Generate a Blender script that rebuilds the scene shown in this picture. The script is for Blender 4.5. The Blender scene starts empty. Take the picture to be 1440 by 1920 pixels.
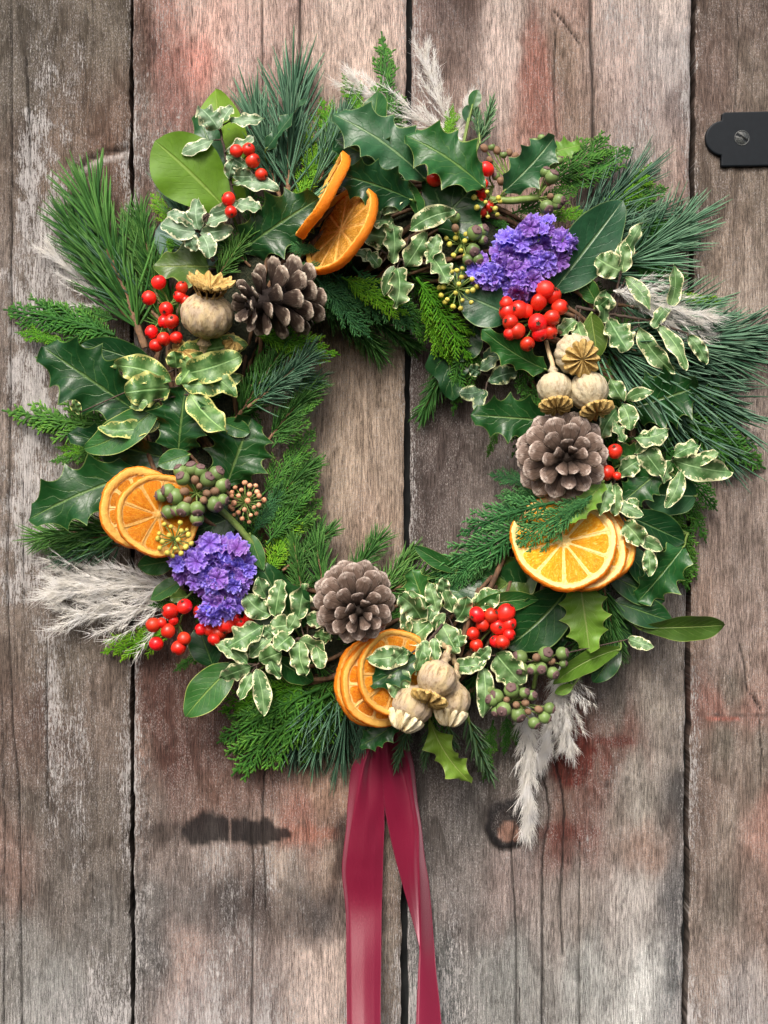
import bpy, math, random
import numpy as np
from mathutils import Matrix, Vector

# ------------------------------------------------------------------ camera, sky, sun, exposure
S = 0.0004            # metres per unit ("u"); the door is measured in u
D = 2500.0            # camera distance from the door face, in u
scene = bpy.context.scene
COL = scene.collection
cam_data = bpy.data.cameras.new("camera")
cam_data.sensor_width = 36.0
cam_data.lens = 36.0 * D / 1920.0
cam_data.clip_start = 0.01
cam_data.clip_end = 100.0
cam = bpy.data.objects.new("camera", cam_data)
cam.location = (0, -D * S, 0)
cam.rotation_euler = (math.pi / 2, 0, 0)
COL.objects.link(cam)
scene.camera = cam

SUN_EL, SUN_ROT = math.radians(44), math.radians(194)
world = bpy.data.worlds.new("World")
scene.world = world
world.use_nodes = True
wn = world.node_tree
bgn = wn.nodes["Background"]
sky = wn.nodes.new("ShaderNodeTexSky")
sky.sky_type = 'NISHITA'
sky.sun_disc = False
sky.sun_elevation = SUN_EL
sky.sun_rotation = SUN_ROT
sky.air_density = 0.7
sky.dust_density = 7.0
sky.ozone_density = 1.0
wn.links.new(sky.outputs[0], bgn.inputs[0])
bgn.inputs[1].default_value = 0.12
sun_d = bpy.data.lights.new("sun", 'SUN')
sun_d.energy = 1.9
sun_d.angle = math.radians(22)
sun_d.color = (1.0, 0.95, 0.88)
sun = bpy.data.objects.new("sun", sun_d)
sdir = Vector((math.sin(SUN_ROT) * math.cos(SUN_EL), math.cos(SUN_ROT) * math.cos(SUN_EL), math.sin(SUN_EL)))
sun.rotation_euler = sdir.to_track_quat('Z', 'Y').to_euler()
COL.objects.link(sun)
scene.view_settings.view_transform = 'Standard'
scene.view_settings.look = 'None'
scene.view_settings.gamma = 1.0
scene.view_settings.exposure = 0.72
scene.render.engine = 'CYCLES'
scene.cycles.max_bounces = 10
scene.cycles.diffuse_bounces = 7
scene.cycles.transmission_bounces = 8

# ------------------------------------------------------------------ coordinates and mesh helpers
rng = np.random.default_rng(7)
random.seed(7)
WR = Matrix(((1, 0, 0), (0, 0, -1), (0, 1, 0)))     # u-space (x right, y up, z out of the door) -> world


def P(x, y, h=0.0):
    k = (D - h) / D
    return np.array([(x - 720) * k, (960 - y) * k, h], float)


def W(p):
    return Vector((p[0] * S, -p[2] * S, p[1] * S))


def nrm(v):
    v = np.asarray(v, float)
    return v / (np.linalg.norm(v, axis=-1, keepdims=True) + 1e-12)


class MB:
    """collects polygons (with uv and a colour per vertex) and links them as ONE mesh object"""

    def __init__(self):
        self.v, self.uv, self.c, self.f4, self.f3, self.n = [], [], [], [], [], 0

    def add(self, v, f, uv=None, c=None):
        v = np.asarray(v, float).reshape(-1, 3)
        f = np.asarray(f, int)
        self.v.append(v)
        self.uv.append(np.zeros((len(v), 2)) if uv is None else np.asarray(uv, float).reshape(-1, 2))
        if c is None:
            c = np.zeros((len(v), 3))
        c = np.asarray(c, float)
        if c.ndim == 1:
            c = np.tile(c, (len(v), 1))
        self.c.append(c)
        if len(f):
            (self.f4 if f.shape[1] == 4 else self.f3).append(f + self.n)
        self.n += len(v)
        return self

    def arrays(self):
        return (np.concatenate(self.v), np.concatenate(self.uv), np.concatenate(self.c),
                np.concatenate(self.f4) if self.f4 else np.zeros((0, 4), int),
                np.concatenate(self.f3) if self.f3 else np.zeros((0, 3), int))

    def mesh(self, name, mat, origin=(0, 0, 0), smooth=True):
        v, uv, c, f4, f3 = self.arrays()
        v = (v - np.asarray(origin, float)) * S
        me = bpy.data.meshes.new(name)
        me.vertices.add(len(v))
        me.vertices.foreach_set('co', v.astype(np.float32).ravel())
        li = np.concatenate([f4.ravel(), f3.ravel()]).astype(np.int32)
        me.loops.add(len(li))
        me.loops.foreach_set('vertex_index', li)
        npoly = len(f4) + len(f3)
        me.polygons.add(npoly)
        ls = np.concatenate([np.arange(len(f4)) * 4, len(f4) * 4 + np.arange(len(f3)) * 3]).astype(np.int32)
        me.polygons.foreach_set('loop_start', ls)
        me.polygons.foreach_set('use_smooth', np.full(npoly, smooth))
        ul = me.uv_layers.new(name='UVMap')
        ul.data.foreach_set('uv', uv[li].astype(np.float32).ravel())
        ca = me.color_attributes.new('Col', 'FLOAT_COLOR', 'POINT')
        ca.data.foreach_set('color', np.concatenate([c, np.ones((len(c), 1))], 1).astype(np.float32).ravel())
        me.update(calc_edges=True)
        me.validate()
        me.materials.append(mat)
        return me

    def build(self, name, mat, parent=None, origin=(0, 0, 0), smooth=True):
        o = bpy.data.objects.new(name, self.mesh(name, mat, origin, smooth))
        COL.objects.link(o)
        o.parent = parent
        return o


def grid_f(nu, nv, wrap=False):
    i, j = np.meshgrid(np.arange(nu - 1), np.arange(nv if wrap else nv - 1), indexing='ij')
    j2 = (j + 1) % nv
    return np.stack([i * nv + j, (i + 1) * nv + j, (i + 1) * nv + j2, i * nv + j2], -1).reshape(-1, 4)


def tubes(paths, rad, sides=4, ref=None, flat=1.0):
    """paths (N,K,3), rad (N,K) -> verts, quads, t (0..1 along each)"""
    paths = np.asarray(paths, float)
    N, K, _ = paths.shape
    rad = np.broadcast_to(np.asarray(rad, float), (N, K))
    t = nrm(np.gradient(paths, axis=1))
    r = np.array([0.21, 0.13, 1.0]) if ref is None else np.asarray(ref, float)
    r = np.broadcast_to(r, t.shape)
    bad = np.abs((t * nrm(r)).sum(-1, keepdims=True)) > 0.97
    r = np.where(bad, np.array([1.0, 0.3, 0.1]), r)
    s = nrm(np.cross(t, r))
    n = np.cross(s, t)
    a = np.arange(sides) * 2 * math.pi / sides + 0.4
    v = (paths[:, :, None, :] + rad[:, :, None, None] * (s[:, :, None, :] * np.cos(a)[None, None, :, None]
         + flat * n[:, :, None, :] * np.sin(a)[None, None, :, None]))
    f = grid_f(K, sides, True)
    F = (f[None] + (np.arange(N) * K * sides)[:, None, None]).reshape(-1, 4)
    T = np.broadcast_to(np.linspace(0, 1, K)[None, :, None], (N, K, sides)).reshape(-1)
    return v.reshape(-1, 3), F, T


def bez(a, c, b, k):
    t = np.linspace(0, 1, k)[:, None]
    return (1 - t) ** 2 * a + 2 * t * (1 - t) * c + t * t * b


def smooth(pts, k):
    """Catmull-Rom through pts"""
    p = np.asarray(pts, float)
    p = np.vstack([2 * p[0] - p[1], p, 2 * p[-1] - p[-2]])
    n = len(p) - 3
    out = []
    for s in np.linspace(0, n - 1e-6, k):
        i = int(s)
        t = s - i
        a, b, c, d = p[i:i + 4]
        out.append(0.5 * ((2 * b) + (c - a) * t + (2 * a - 5 * b + 4 * c - d) * t * t + (3 * b - a - 3 * c + d) * t ** 3))
    return np.array(out)


def vnoise(x, seed=0):
    """1-D value noise"""
    x = np.asarray(x, float)
    tab = np.random.default_rng(seed).uniform(-1, 1, 4096)
    i = np.floor(x).astype(int)
    f = x - i
    f = f * f * (3 - 2 * f)
    return tab[i % 4096] * (1 - f) + tab[(i + 1) % 4096] * f


def vnoise2(x, y, seed=0):
    tab = np.random.default_rng(seed).uniform(-1, 1, (256, 256))
    i, j = np.floor(x).astype(int), np.floor(y).astype(int)
    fx, fy = x - i, y - j
    fx, fy = fx * fx * (3 - 2 * fx), fy * fy * (3 - 2 * fy)
    g = lambda a, b: tab[a % 256, b % 256]
    return (g(i, j) * (1 - fx) + g(i + 1, j) * fx) * (1 - fy) + (g(i, j + 1) * (1 - fx) + g(i + 1, j + 1) * fx) * fy


def fbm2(x, y, seed=0, o=4):
    r, a = 0, 1.0
    for k in range(o):
        r = r + a * vnoise2(x * 2 ** k, y * 2 ** k, seed + k)
        a *= 0.5
    return r


def lathe(prof, n, rib=0.0, ribn=0):
    """prof [(r,z)] around local z; returns verts, faces, uv"""
    prof = np.asarray(prof, float)
    th = np.linspace(0, 2 * math.pi, n, endpoint=False)
    m = 1 + rib * np.cos(ribn * th)
    rr = prof[:, 0][:, None] * m[None]
    v = np.stack([rr * np.cos(th), rr * np.sin(th), np.broadcast_to(prof[:, 1][:, None], rr.shape)], -1)
    uv = np.stack([np.broadcast_to(np.linspace(0, 1, len(prof))[:, None], rr.shape),
                   np.broadcast_to(th[None] / (2 * math.pi), rr.shape)], -1)
    return v.reshape(-1, 3), grid_f(len(prof), n, True), uv.reshape(-1, 2)


# ------------------------------------------------------------------ scene graph helpers
def tag(o, label=None, cat=None, group=None, kind=None):
    if label:
        o['label'] = label
    if cat:
        o['category'] = cat
    if group:
        o['group'] = group
    if kind:
        o['kind'] = kind
    return o


def emp(name, B, label, cat, group=None):
    o = bpy.data.objects.new(name, None)
    o.empty_display_size = 0.01
    o.location = W(B)
    o.rotation_euler = (math.pi / 2, 0, 0)
    COL.objects.link(o)
    return tag(o, label, cat, group)


def copy_tree(o, parent=None):
    c = o.copy()
    COL.objects.link(c)
    c.parent = parent
    for ch in o.children:
        copy_tree(ch, c)
    return c


def orient(o, base, yax, zax, scale=1.0):
    """place a thing built in local u-space (x,y,z) with its y and z axes along the given directions"""
    y = nrm(yax)
    z = np.asarray(zax, float)
    z = nrm(z - y * np.dot(z, y))
    x = np.cross(y, z)
    M = Matrix(((x[0], y[0], z[0]), (x[1], y[1], z[1]), (x[2], y[2], z[2])))
    M = WR @ M
    o.rotation_mode = 'XYZ'
    o.location = W(base)
    o.rotation_euler = M.to_euler()
    sc = scale if hasattr(scale, '__len__') else (scale,) * 3
    o.scale = sc


def frame(zax, up=(0, 1, 0)):
    z = nrm(zax)
    u = np.asarray(up, float)
    if abs(np.dot(z, u)) > 0.97:
        u = np.array([1.0, 0, 0])
    y = nrm(u - z * np.dot(u, z))
    x = np.cross(y, z)
    return np.stack([x, y, z], 1)          # columns: local axes


# ------------------------------------------------------------------ materials
def lin(*c):
    return tuple(((v / 255.0) / 12.92 if v / 255.0 <= 0.04045 else ((v / 255.0 + 0.055) / 1.055) ** 2.4) for v in c)


class NT:
    def __init__(self, name):
        self.m = bpy.data.materials.new(name)
        self.m.use_nodes = True
        self.t = self.m.node_tree
        self.b = self.t.nodes['Principled BSDF']
        self.out = self.t.nodes['Material Output']

    def n(self, typ, **kw):
        nd = self.t.nodes.new('ShaderNode' + typ)
        for k, v in kw.items():
            setattr(nd, k, v)
        return nd

    def l(self, a, b):
        self.t.links.new(a, b)

    def math(self, op, a, b=None, c=None, clamp=False):
        nd = self.n('Math', operation=op, use_clamp=clamp)
        for i, x in enumerate((a, b, c)):
            if x is None:
                continue
            if isinstance(x, (int, float)):
                nd.inputs[i].default_value = x
            else:
                self.l(x, nd.inputs[i])
        return nd.outputs[0]

    def mix(self, f, a, b, mode='MIX'):
        nd = self.n('Mix', data_type='RGBA', blend_type=mode)
        for s, x in ((nd.inputs[0], f), (nd.inputs[6], a), (nd.inputs[7], b)):
            if isinstance(x, (int, float)):
                s.default_value = x
            elif isinstance(x, tuple):
                s.default_value = (*x[:3], 1)
            else:
                self.l(x, s)
        return nd.outputs[2]

    def ramp(self, f, lo, hi):
        nd = self.n('MapRange', interpolation_type='SMOOTHSTEP')
        self.l(f, nd.inputs[0])
        for i, x in ((1, lo), (2, hi)):
            if isinstance(x, (int, float)):
                nd.inputs[i].default_value = x
            else:
                self.l(x, nd.inputs[i])
        return nd.outputs[0]

    def obj(self):
        return self.n('TexCoord').outputs['Object']

    def uv(self):
        s = self.n('SeparateXYZ')
        self.l(self.n('TexCoord').outputs['UV'], s.inputs[0])
        return s.outputs[0], s.outputs[1]

    def noise(self, vec, scale, detail=3, rough=0.5, st=None, dist=0.0):
        if st:
            mp = self.n('Mapping')
            mp.inputs['Scale'].default_value = st
            self.l(vec, mp.inputs[0])
            vec = mp.outputs[0]
        nd = self.n('TexNoise')
        nd.inputs['Scale'].default_value = scale
        nd.inputs['Detail'].default_value = detail
        nd.inputs['Roughness'].default_value = rough
        nd.inputs['Distortion'].default_value = dist
        self.l(vec, nd.inputs['Vector'])
        return nd.outputs[0]

    def bump(self, h, strength, dist):
        nd = self.n('Bump')
        nd.inputs['Strength'].default_value = strength
        nd.inputs['Distance'].default_value = dist
        self.l(h, nd.inputs['Height'])
        self.l(nd.outputs[0], self.b.inputs['Normal'])
        return nd.outputs[0]

    def col(self, c):
        self.l(c, self.b.inputs['Base Color']) if not isinstance(c, tuple) else setattr(self.b.inputs['Base Color'], 'default_value', (*c, 1))

    def rand(self):
        return self.n('ObjectInfo').outputs['Random']

    def vary(self, c, amt=0.25, hue=0.0):
        r = self.rand()
        nd = self.n('HueSaturation')
        self.l(self.math('MULTIPLY_ADD', r, amt * 2, 1 - amt), nd.inputs['Value'])
        if hue:
            self.l(self.math('MULTIPLY_ADD', r, -hue * 2, 0.5 + hue), nd.inputs['Hue'])
        self.l(c, nd.inputs['Color']) if not isinstance(c, tuple) else setattr(nd.inputs['Color'], 'default_value', (*c, 1))
        return nd.outputs[0]

    def rough(self, r, spec=None, coat=None):
        self.b.inputs['Roughness'].default_value = r
        if spec is not None:
            self.b.inputs['Specular IOR Level'].default_value = spec
        if coat:
            self.b.inputs['Coat Weight'].default_value = coat
            self.b.inputs['Coat Roughness'].default_value = 0.12

    def trans(self, c, w):
        """thin sheet that lets some light through"""
        tr = self.n('BsdfTranslucent')
        self.l(c, tr.inputs[0]) if not isinstance(c, tuple) else setattr(tr.inputs[0], 'default_value', (*c, 1))
        mx = self.n('MixShader')
        mx.inputs[0].default_value = w
        self.l(self.b.outputs[0], mx.inputs[1])
        self.l(tr.outputs[0], mx.inputs[2])
        self.l(mx.outputs[0], self.out.inputs[0])


def leaf_mat(name, top, under, vein, gloss=0.3, veinn=9.0, edge=None, tw=0.12, veinw=0.35, blot=0.35):
    m = NT(name)
    u, v = m.uv()
    a = m.math('ABSOLUTE', m.math('SUBTRACT', v, 0.5))
    n1 = m.noise(m.obj(), 160, 4, 0.6)
    n2 = m.noise(m.obj(), 900, 3, 0.6)
    base = m.mix(m.ramp(n1, 0.3, 0.75), top, tuple(x * (1 + blot) for x in top))
    # side veins run out and forward from the midrib
    ph = m.math('ADD', m.math('MULTIPLY', m.math('SUBTRACT', u, m.math('MULTIPLY', a, 0.55)), veinn),
                m.math('MULTIPLY', n1, 0.7))
    fr = m.math('ABSOLUTE', m.math('SUBTRACT', m.math('FRACT', ph), 0.5))
    sv = m.math('MULTIPLY', m.math('SUBTRACT', 1.0, m.ramp(fr, 0.015, 0.075)), m.math('SUBTRACT', 1.0, m.ramp(a, 0.18, 0.47)))
    mid = m.math('SUBTRACT', 1.0, m.ramp(a, 0.008, 0.035))
    c = m.mix(m.math('MULTIPLY', sv, veinw), base, vein)
    c = m.mix(m.math('MULTIPLY', mid, 0.85), c, vein)
    if edge:
        c = m.mix(m.ramp(a, 0.475, 0.49), c, edge)
    bf = m.n('NewGeometry').outputs['Backfacing']
    c = m.mix(bf, c, under)
    sp = m.ramp(n2, 0.70, 0.74)
    c = m.mix(m.math('MULTIPLY', sp, 0.25), c, (0.25, 0.32, 0.12))
    c = m.vary(c, 0.16, 0.012)
    m.col(c)
    m.b.inputs['Roughness'].default_value = gloss
    m.l(m.math('ADD', m.math('MULTIPLY_ADD', n2, 0.16, gloss - 0.08), m.math('MULTIPLY', bf, 0.2)), m.b.inputs['Roughness'])
    h = m.math('ADD', m.math('MULTIPLY', sv, -0.22), m.math('ADD', m.math('MULTIPLY', mid, -1.0), m.math('MULTIPLY', n1, 0.7)))
    m.bump(h, 0.55, 0.0012)
    m.b.inputs['Specular IOR Level'].default_value = 0.38
    m.trans(m.mix(0.5, c, under), tw)
    return m.m


def variegated_mat(name, green, pale, cream, tw=0.15):
    m = NT(name)
    u, v = m.uv()
    a = m.math('ABSOLUTE', m.math('SUBTRACT', v, 0.5))
    n1 = m.noise(m.obj(), 420, 3, 0.65)
    n2 = m.noise(m.obj(), 130, 2, 0.5)
    n3 = m.noise(m.obj(), 1100, 2, 0.5)
    base = m.mix(m.ramp(n2, 0.4, 0.62), green, pale)
    base = m.mix(m.math('MULTIPLY', m.ramp(n1, 0.35, 0.65), 0.35), base, tuple(x * 0.6 for x in green))
    lim = m.math('SUBTRACT', m.math('MULTIPLY_ADD', m.rand(), 0.06, 0.45), m.math('MULTIPLY', m.ramp(n1, 0.4, 0.75), 0.24))
    e = m.ramp(a, m.math('SUBTRACT', lim, 0.015), m.math('ADD', lim, 0.015))
    e2 = m.ramp(a, 0.44, 0.46)
    e = m.math('MAXIMUM', e, e2)
    e = m.math('MAXIMUM', e, m.ramp(u, 0.975, 0.985))
    mid = m.math('SUBTRACT', 1.0, m.ramp(a, 0.012, 0.04))
    c = m.mix(m.math('MULTIPLY', mid, 0.6), base, tuple(min(1, x * 1.9) for x in pale))
    c = m.mix(e, c, cream)
    bf = m.n('NewGeometry').outputs['Backfacing']
    c = m.mix(m.math('MULTIPLY', bf, 0.45), c, tuple(min(1, x * 1.5) for x in pale))
    c = m.vary(c, 0.13, 0.008)
    m.col(c)
    m.rough(0.42)
    h = m.math('ADD', m.math('MULTIPLY', n3, 0.3), m.math('ADD', m.math('MULTIPLY', mid, -1.0), n1))
    m.bump(h, 0.4, 0.0008)
    m.trans(c, tw)
    return m.m


def needle_mat(name, dark, light, tip, tw=0.1):
    m = NT(name)
    at = m.n('Attribute', attribute_name='Col')
    s = m.n('SeparateColor')
    m.l(at.outputs['Color'], s.inputs[0])
    n1 = m.noise(m.obj(), 300, 2)
    c = m.mix(s.outputs[1], dark, light)
    c = m.mix(m.math('MULTIPLY', m.ramp(s.outputs[0], 0.55, 1.0), 0.7), c, tip)
    c = m.mix(m.math('MULTIPLY', n1, 0.3), c, tuple(x * 0.5 for x in dark))
    c = m.vary(c, 0.22, 0.012)
    m.col(c)
    m.rough(0.62, 0.22)
    m.trans(c, tw)
    return m.m


def simple_mat(name, c1, c2, scale=300, rough=0.6, bump=0.3, dist=0.0005, spec=0.4, st=None, vary=0.1, tw=0, coat=None, detail=4):
    m = NT(name)
    n1 = m.noise(m.obj(), scale, detail, 0.6, st)
    c = m.mix(m.ramp(n1, 0.3, 0.7), c1, c2)
    if vary:
        c = m.vary(c, vary)
    m.col(c)
    m.rough(rough, spec, coat)
    if bump:
        m.bump(n1, bump, dist)
    if tw:
        m.trans(c, tw)
    return m.m


M = {}
YG = (0.30, 0.38, 0.10)
M['dark'] = leaf_mat('dark_leaf', (0.009, 0.048, 0.012), (0.07, 0.15, 0.035), (0.10, 0.19, 0.05), 0.32, 8, (0.12, 0.2, 0.05))
M['mid'] = leaf_mat('green_leaf', (0.02, 0.092, 0.018), (0.11, 0.20, 0.035), (0.15, 0.26, 0.06), 0.34, 9, YG)
M['bright'] = leaf_mat('bright_leaf', (0.15, 0.30, 0.035), (0.19, 0.34, 0.05), (0.38, 0.50, 0.15), 0.42, 10, YG, 0.25, 0.25, 0.15)
M['grass'] = leaf_mat('fresh_leaf', (0.10, 0.22, 0.010), (0.12, 0.25, 0.015), (0.24, 0.38, 0.07), 0.55, 12, None, 0.25, 0.06, 0.2)
M['olive'] = leaf_mat('olive_leaf', (0.05, 0.105, 0.016), (0.10, 0.17, 0.03), (0.2, 0.28, 0.06), 0.35, 9, YG, 0.2)
M['blue'] = leaf_mat('bluish_leaf', (0.018, 0.075, 0.028), (0.13, 0.21, 0.14), (0.16, 0.27, 0.12), 0.36, 9, (0.2, 0.3, 0.12), 0.12, 0.06)
M['pale'] = leaf_mat('pale_under_leaf', (0.12, 0.21, 0.17), (0.13, 0.22, 0.17), (0.2, 0.32, 0.24), 0.5, 9)
M['ivy'] = leaf_mat('ivy_leaf', (0.010, 0.045, 0.013), (0.06, 0.12, 0.04), (0.09, 0.17, 0.06), 0.3, 5, None, 0.08, 0.7)
M['varc'] = variegated_mat('variegated_leaf', (0.075, 0.18, 0.05), (0.20, 0.33, 0.14), (0.78, 0.78, 0.46))
M['vary'] = variegated_mat('yellow_variegated_leaf', (0.075, 0.19, 0.045), (0.19, 0.33, 0.11), (0.66, 0.66, 0.22))
M['varw'] = variegated_mat('white_variegated_leaf', (0.10, 0.2, 0.09), (0.22, 0.33, 0.2), (0.72, 0.74, 0.50))
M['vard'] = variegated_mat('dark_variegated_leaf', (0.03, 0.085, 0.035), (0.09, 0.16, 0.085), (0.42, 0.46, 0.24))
M['cyp'] = needle_mat('cypress_green', (0.018, 0.08, 0.012), (0.065, 0.22, 0.028), (0.18, 0.42, 0.05))
M['cypb'] = needle_mat('bright_cypress_green', (0.05, 0.18, 0.006), (0.15, 0.38, 0.014), (0.36, 0.60, 0.04))
M['cypbl'] = needle_mat('blue_cypress_green', (0.016, 0.085, 0.024), (0.055, 0.20, 0.055), (0.18, 0.43, 0.13))
M['pine'] = needle_mat('pine_green', (0.022, 0.095, 0.018), (0.10, 0.27, 0.050), (0.20, 0.38, 0.10))
M['pineb'] = needle_mat('bluish_pine_green', (0.026, 0.09, 0.045), (0.13, 0.27, 0.165), (0.27, 0.43, 0.27))
M['rose'] = needle_mat('rosemary_green', (0.05, 0.13, 0.06), (0.13, 0.25, 0.11), (0.26, 0.38, 0.2))
M['stem'] = simple_mat('green_stem', (0.12, 0.2, 0.04), (0.2, 0.28, 0.07), 400, 0.5)
M['twig'] = simple_mat('brown_twig', (0.10, 0.055, 0.03), (0.22, 0.12, 0.06), 500, 0.75, 0.6)
M['dtwig'] = simple_mat('dark_twig', (0.03, 0.022, 0.018), (0.08, 0.05, 0.035), 500, 0.75, 0.6)
M['vine'] = simple_mat('vine_wood', (0.05, 0.028, 0.015), (0.17, 0.09, 0.045), 300, 0.8, 0.7, st=(1, 0.2, 1))
M['moss'] = simple_mat('moss', (0.010, 0.018, 0.007), (0.03, 0.032, 0.014), 500, 0.95, 1.0, 0.004)

# ------------------------------------------------------------------ the door
PT = {  # (x, y, r, g, b): colour of the weathered boards, read off here and there; lowest rows include the haze
    0: [(30, 0, 92, 84, 72), (200, 0, 104, 94, 80), (30, 300, 112, 98, 86), (120, 300, 118, 98, 82), (215, 350, 116, 88, 72),
        (60, 500, 138, 126, 116), (60, 700, 132, 118, 108), (200, 700, 130, 112, 98), (60, 900, 146, 132, 120), (60, 1080, 134, 120, 108),
        (200, 1000, 128, 114, 100), (120, 1250, 122, 110, 96), (60, 1400, 112, 98, 86), (190, 1350, 118, 102, 90), (60, 1500, 104, 94, 84),
        (190, 1550, 102, 92, 82), (15, 1620, 134, 108, 96), (120, 1650, 108, 100, 92), (60, 1800, 128, 126, 120), (200, 1780, 118, 114, 108), (100, 1900, 150, 151, 147), (20, 150, 100, 92, 80), (60,1390,112,78,66)],
    1: [(262, 0, 104, 80, 70), (320, 0, 160, 112, 98), (380, 0, 186, 152, 138), (500, 0, 172, 146, 134), (560, 0, 156, 128, 118), (650, 0, 190, 168, 155),
        (755, 0, 180, 156, 144), (262, 100, 92, 72, 62), (300, 100, 108, 76, 66), (330, 110, 140, 88, 76), (368, 110, 196, 122, 106), (400, 60, 206, 160, 144), (450, 100, 190, 156, 144),
        (500, 150, 172, 136, 124), (600, 100, 182, 158, 144), (700, 100, 190, 166, 152), (270, 200, 118, 98, 88), (330, 200, 132, 86, 76), (400, 220, 150, 118, 106),
        (590, 180, 166, 138, 122), (700, 220, 180, 162, 152), (300, 330, 122, 98, 88), (262, 300, 116, 96, 86), (450, 300, 130, 105, 92), (640, 700, 172, 150, 128), (720, 700, 160, 140, 120),
        (620, 850, 176, 154, 132), (720, 850, 170, 146, 124), (700, 1000, 168, 140, 118), (275, 1260, 112, 80, 70), (300, 1300, 92, 58, 50), (330, 1400, 88, 56, 48),
        (255, 1400, 140, 112, 98), (270, 1480, 128, 112, 102), (400, 1300, 104, 72, 62), (410, 1380, 92, 62, 54), (500, 1450, 106, 78, 68), (400, 1480, 112, 82, 70), (600, 1450, 172, 132, 106), (640, 1500, 160, 122, 98),
        (560, 1560, 156, 96, 78), (300, 1560, 104, 90, 82), (640, 1560, 100, 74, 62), (300, 1620, 130, 116, 108), (400, 1610, 164, 148, 138), (540, 1610, 166, 150, 136),
        (620, 1620, 150, 130, 114), (640, 1640, 110, 84, 72), (265, 1700, 112, 108, 104), (340, 1690, 134, 124, 118), (420, 1710, 96, 88, 84), (480, 1700, 92, 78, 72), (600, 1710, 92, 84, 80),
        (560, 1660, 130, 118, 108), (270, 1800, 104, 102, 100), (345, 1800, 160, 136, 126), (450, 1800, 140, 126, 120), (600, 1800, 186, 166, 154), (350, 1900, 170, 156, 152), (480, 1900, 150, 138, 134), (600, 1900, 192, 174, 164),
        (735, 1600, 124, 108, 94), (735, 1800, 138, 126, 112), (735, 1480, 120, 104, 92)],
    2: [(785, 0, 146, 118, 108), (830, 0, 112, 92, 86), (870, 10, 96, 76, 68), (950, 0, 176, 158, 148), (1000, 0, 142, 122, 112), (1060, 0, 150, 118, 104),
        (1150, 0, 178, 162, 154), (1250, 0, 184, 170, 162), (850, 110, 130, 108, 98), (940, 100, 184, 164, 154), (1000, 160, 150, 92, 78), (975, 250, 164, 118, 102), (1060, 100, 128, 106, 90),
        (1150, 100, 166, 146, 138), (1250, 100, 172, 162, 158), (930, 200, 172, 152, 142), (1010, 220, 146, 98, 84), (1075, 200, 128, 106, 92), (1200, 200, 160, 142, 136),
        (1280, 200, 128, 114, 110), (1240, 380, 168, 144, 132), (1200, 300, 170, 156, 148), (1285, 420, 140, 112, 100), (1270, 500, 160, 128, 114), (800, 700, 82, 70, 66), (850, 850, 84, 72, 68), (790, 950, 80, 68, 64), (920, 850, 116, 104, 98), (900, 950, 112, 100, 94),
        (1150, 1300, 122, 114, 104), (1250, 1200, 138, 128, 118), (1240, 1320, 150, 140, 128), (830, 1420, 92, 84, 78), (790, 1500, 84, 78, 74), (950, 1420, 112, 104, 96), (1050, 1400, 108, 58, 48),
        (1090, 1400, 104, 56, 46), (1095, 1430, 106, 56, 46), (1125, 1400, 134, 104, 92), (1180, 1470, 142, 134, 124), (1175, 1390, 128, 88, 76), (1250, 1400, 146, 136, 126), (870, 1500, 96, 92, 88), (1010, 1500, 124, 116, 108),
        (1070, 1500, 124, 96, 84), (1200, 1500, 154, 148, 138), (1268, 1500, 96, 94, 92), (1060, 1560, 118, 72, 62), (1100, 1555, 124, 84, 74), (1210, 1590, 150, 124, 110), (850, 1700, 116, 110, 106), (960, 1650, 138, 122, 116),
        (1080, 1700, 144, 134, 126), (1200, 1700, 170, 164, 158), (1262, 1700, 104, 104, 104), (820, 1800, 102, 104, 102), (800, 1880, 104, 112, 110), (950, 1850, 128, 130, 126), (1100, 1850, 150, 152, 148),
        (1200, 1850, 186, 188, 184), (1270, 1850, 128, 132, 132)],
    3: [(1320, 0, 96, 80, 70), (1420, 0, 104, 88, 78), (1330, 150, 112, 92, 82), (1420, 150, 116, 102, 90), (1330, 350, 104, 90, 78), (1420, 350, 120, 106, 92), (1330, 500, 142, 124, 108),
        (1400, 600, 158, 142, 128), (1370, 800, 158, 142, 132), (1400, 1000, 132, 116, 106), (1330, 1000, 150, 130, 118), (1370, 1200, 154, 136, 126), (1320, 1150, 150, 126, 112), (1330, 1330, 150, 100, 86), (1400, 1335, 150, 106, 92),
        (1370, 1290, 120, 110, 98), (1350, 1410, 118, 110, 98), (1420, 1420, 124, 112, 100), (1320, 1500, 118, 98, 86), (1370, 1550, 136, 122, 110), (1425, 1560, 160, 116, 100), (1350, 1700, 118, 108, 98), (1425, 1700, 134, 112, 100),
        (1350, 1800, 142, 126, 116), (1400, 1900, 158, 150, 146)],
}
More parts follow.
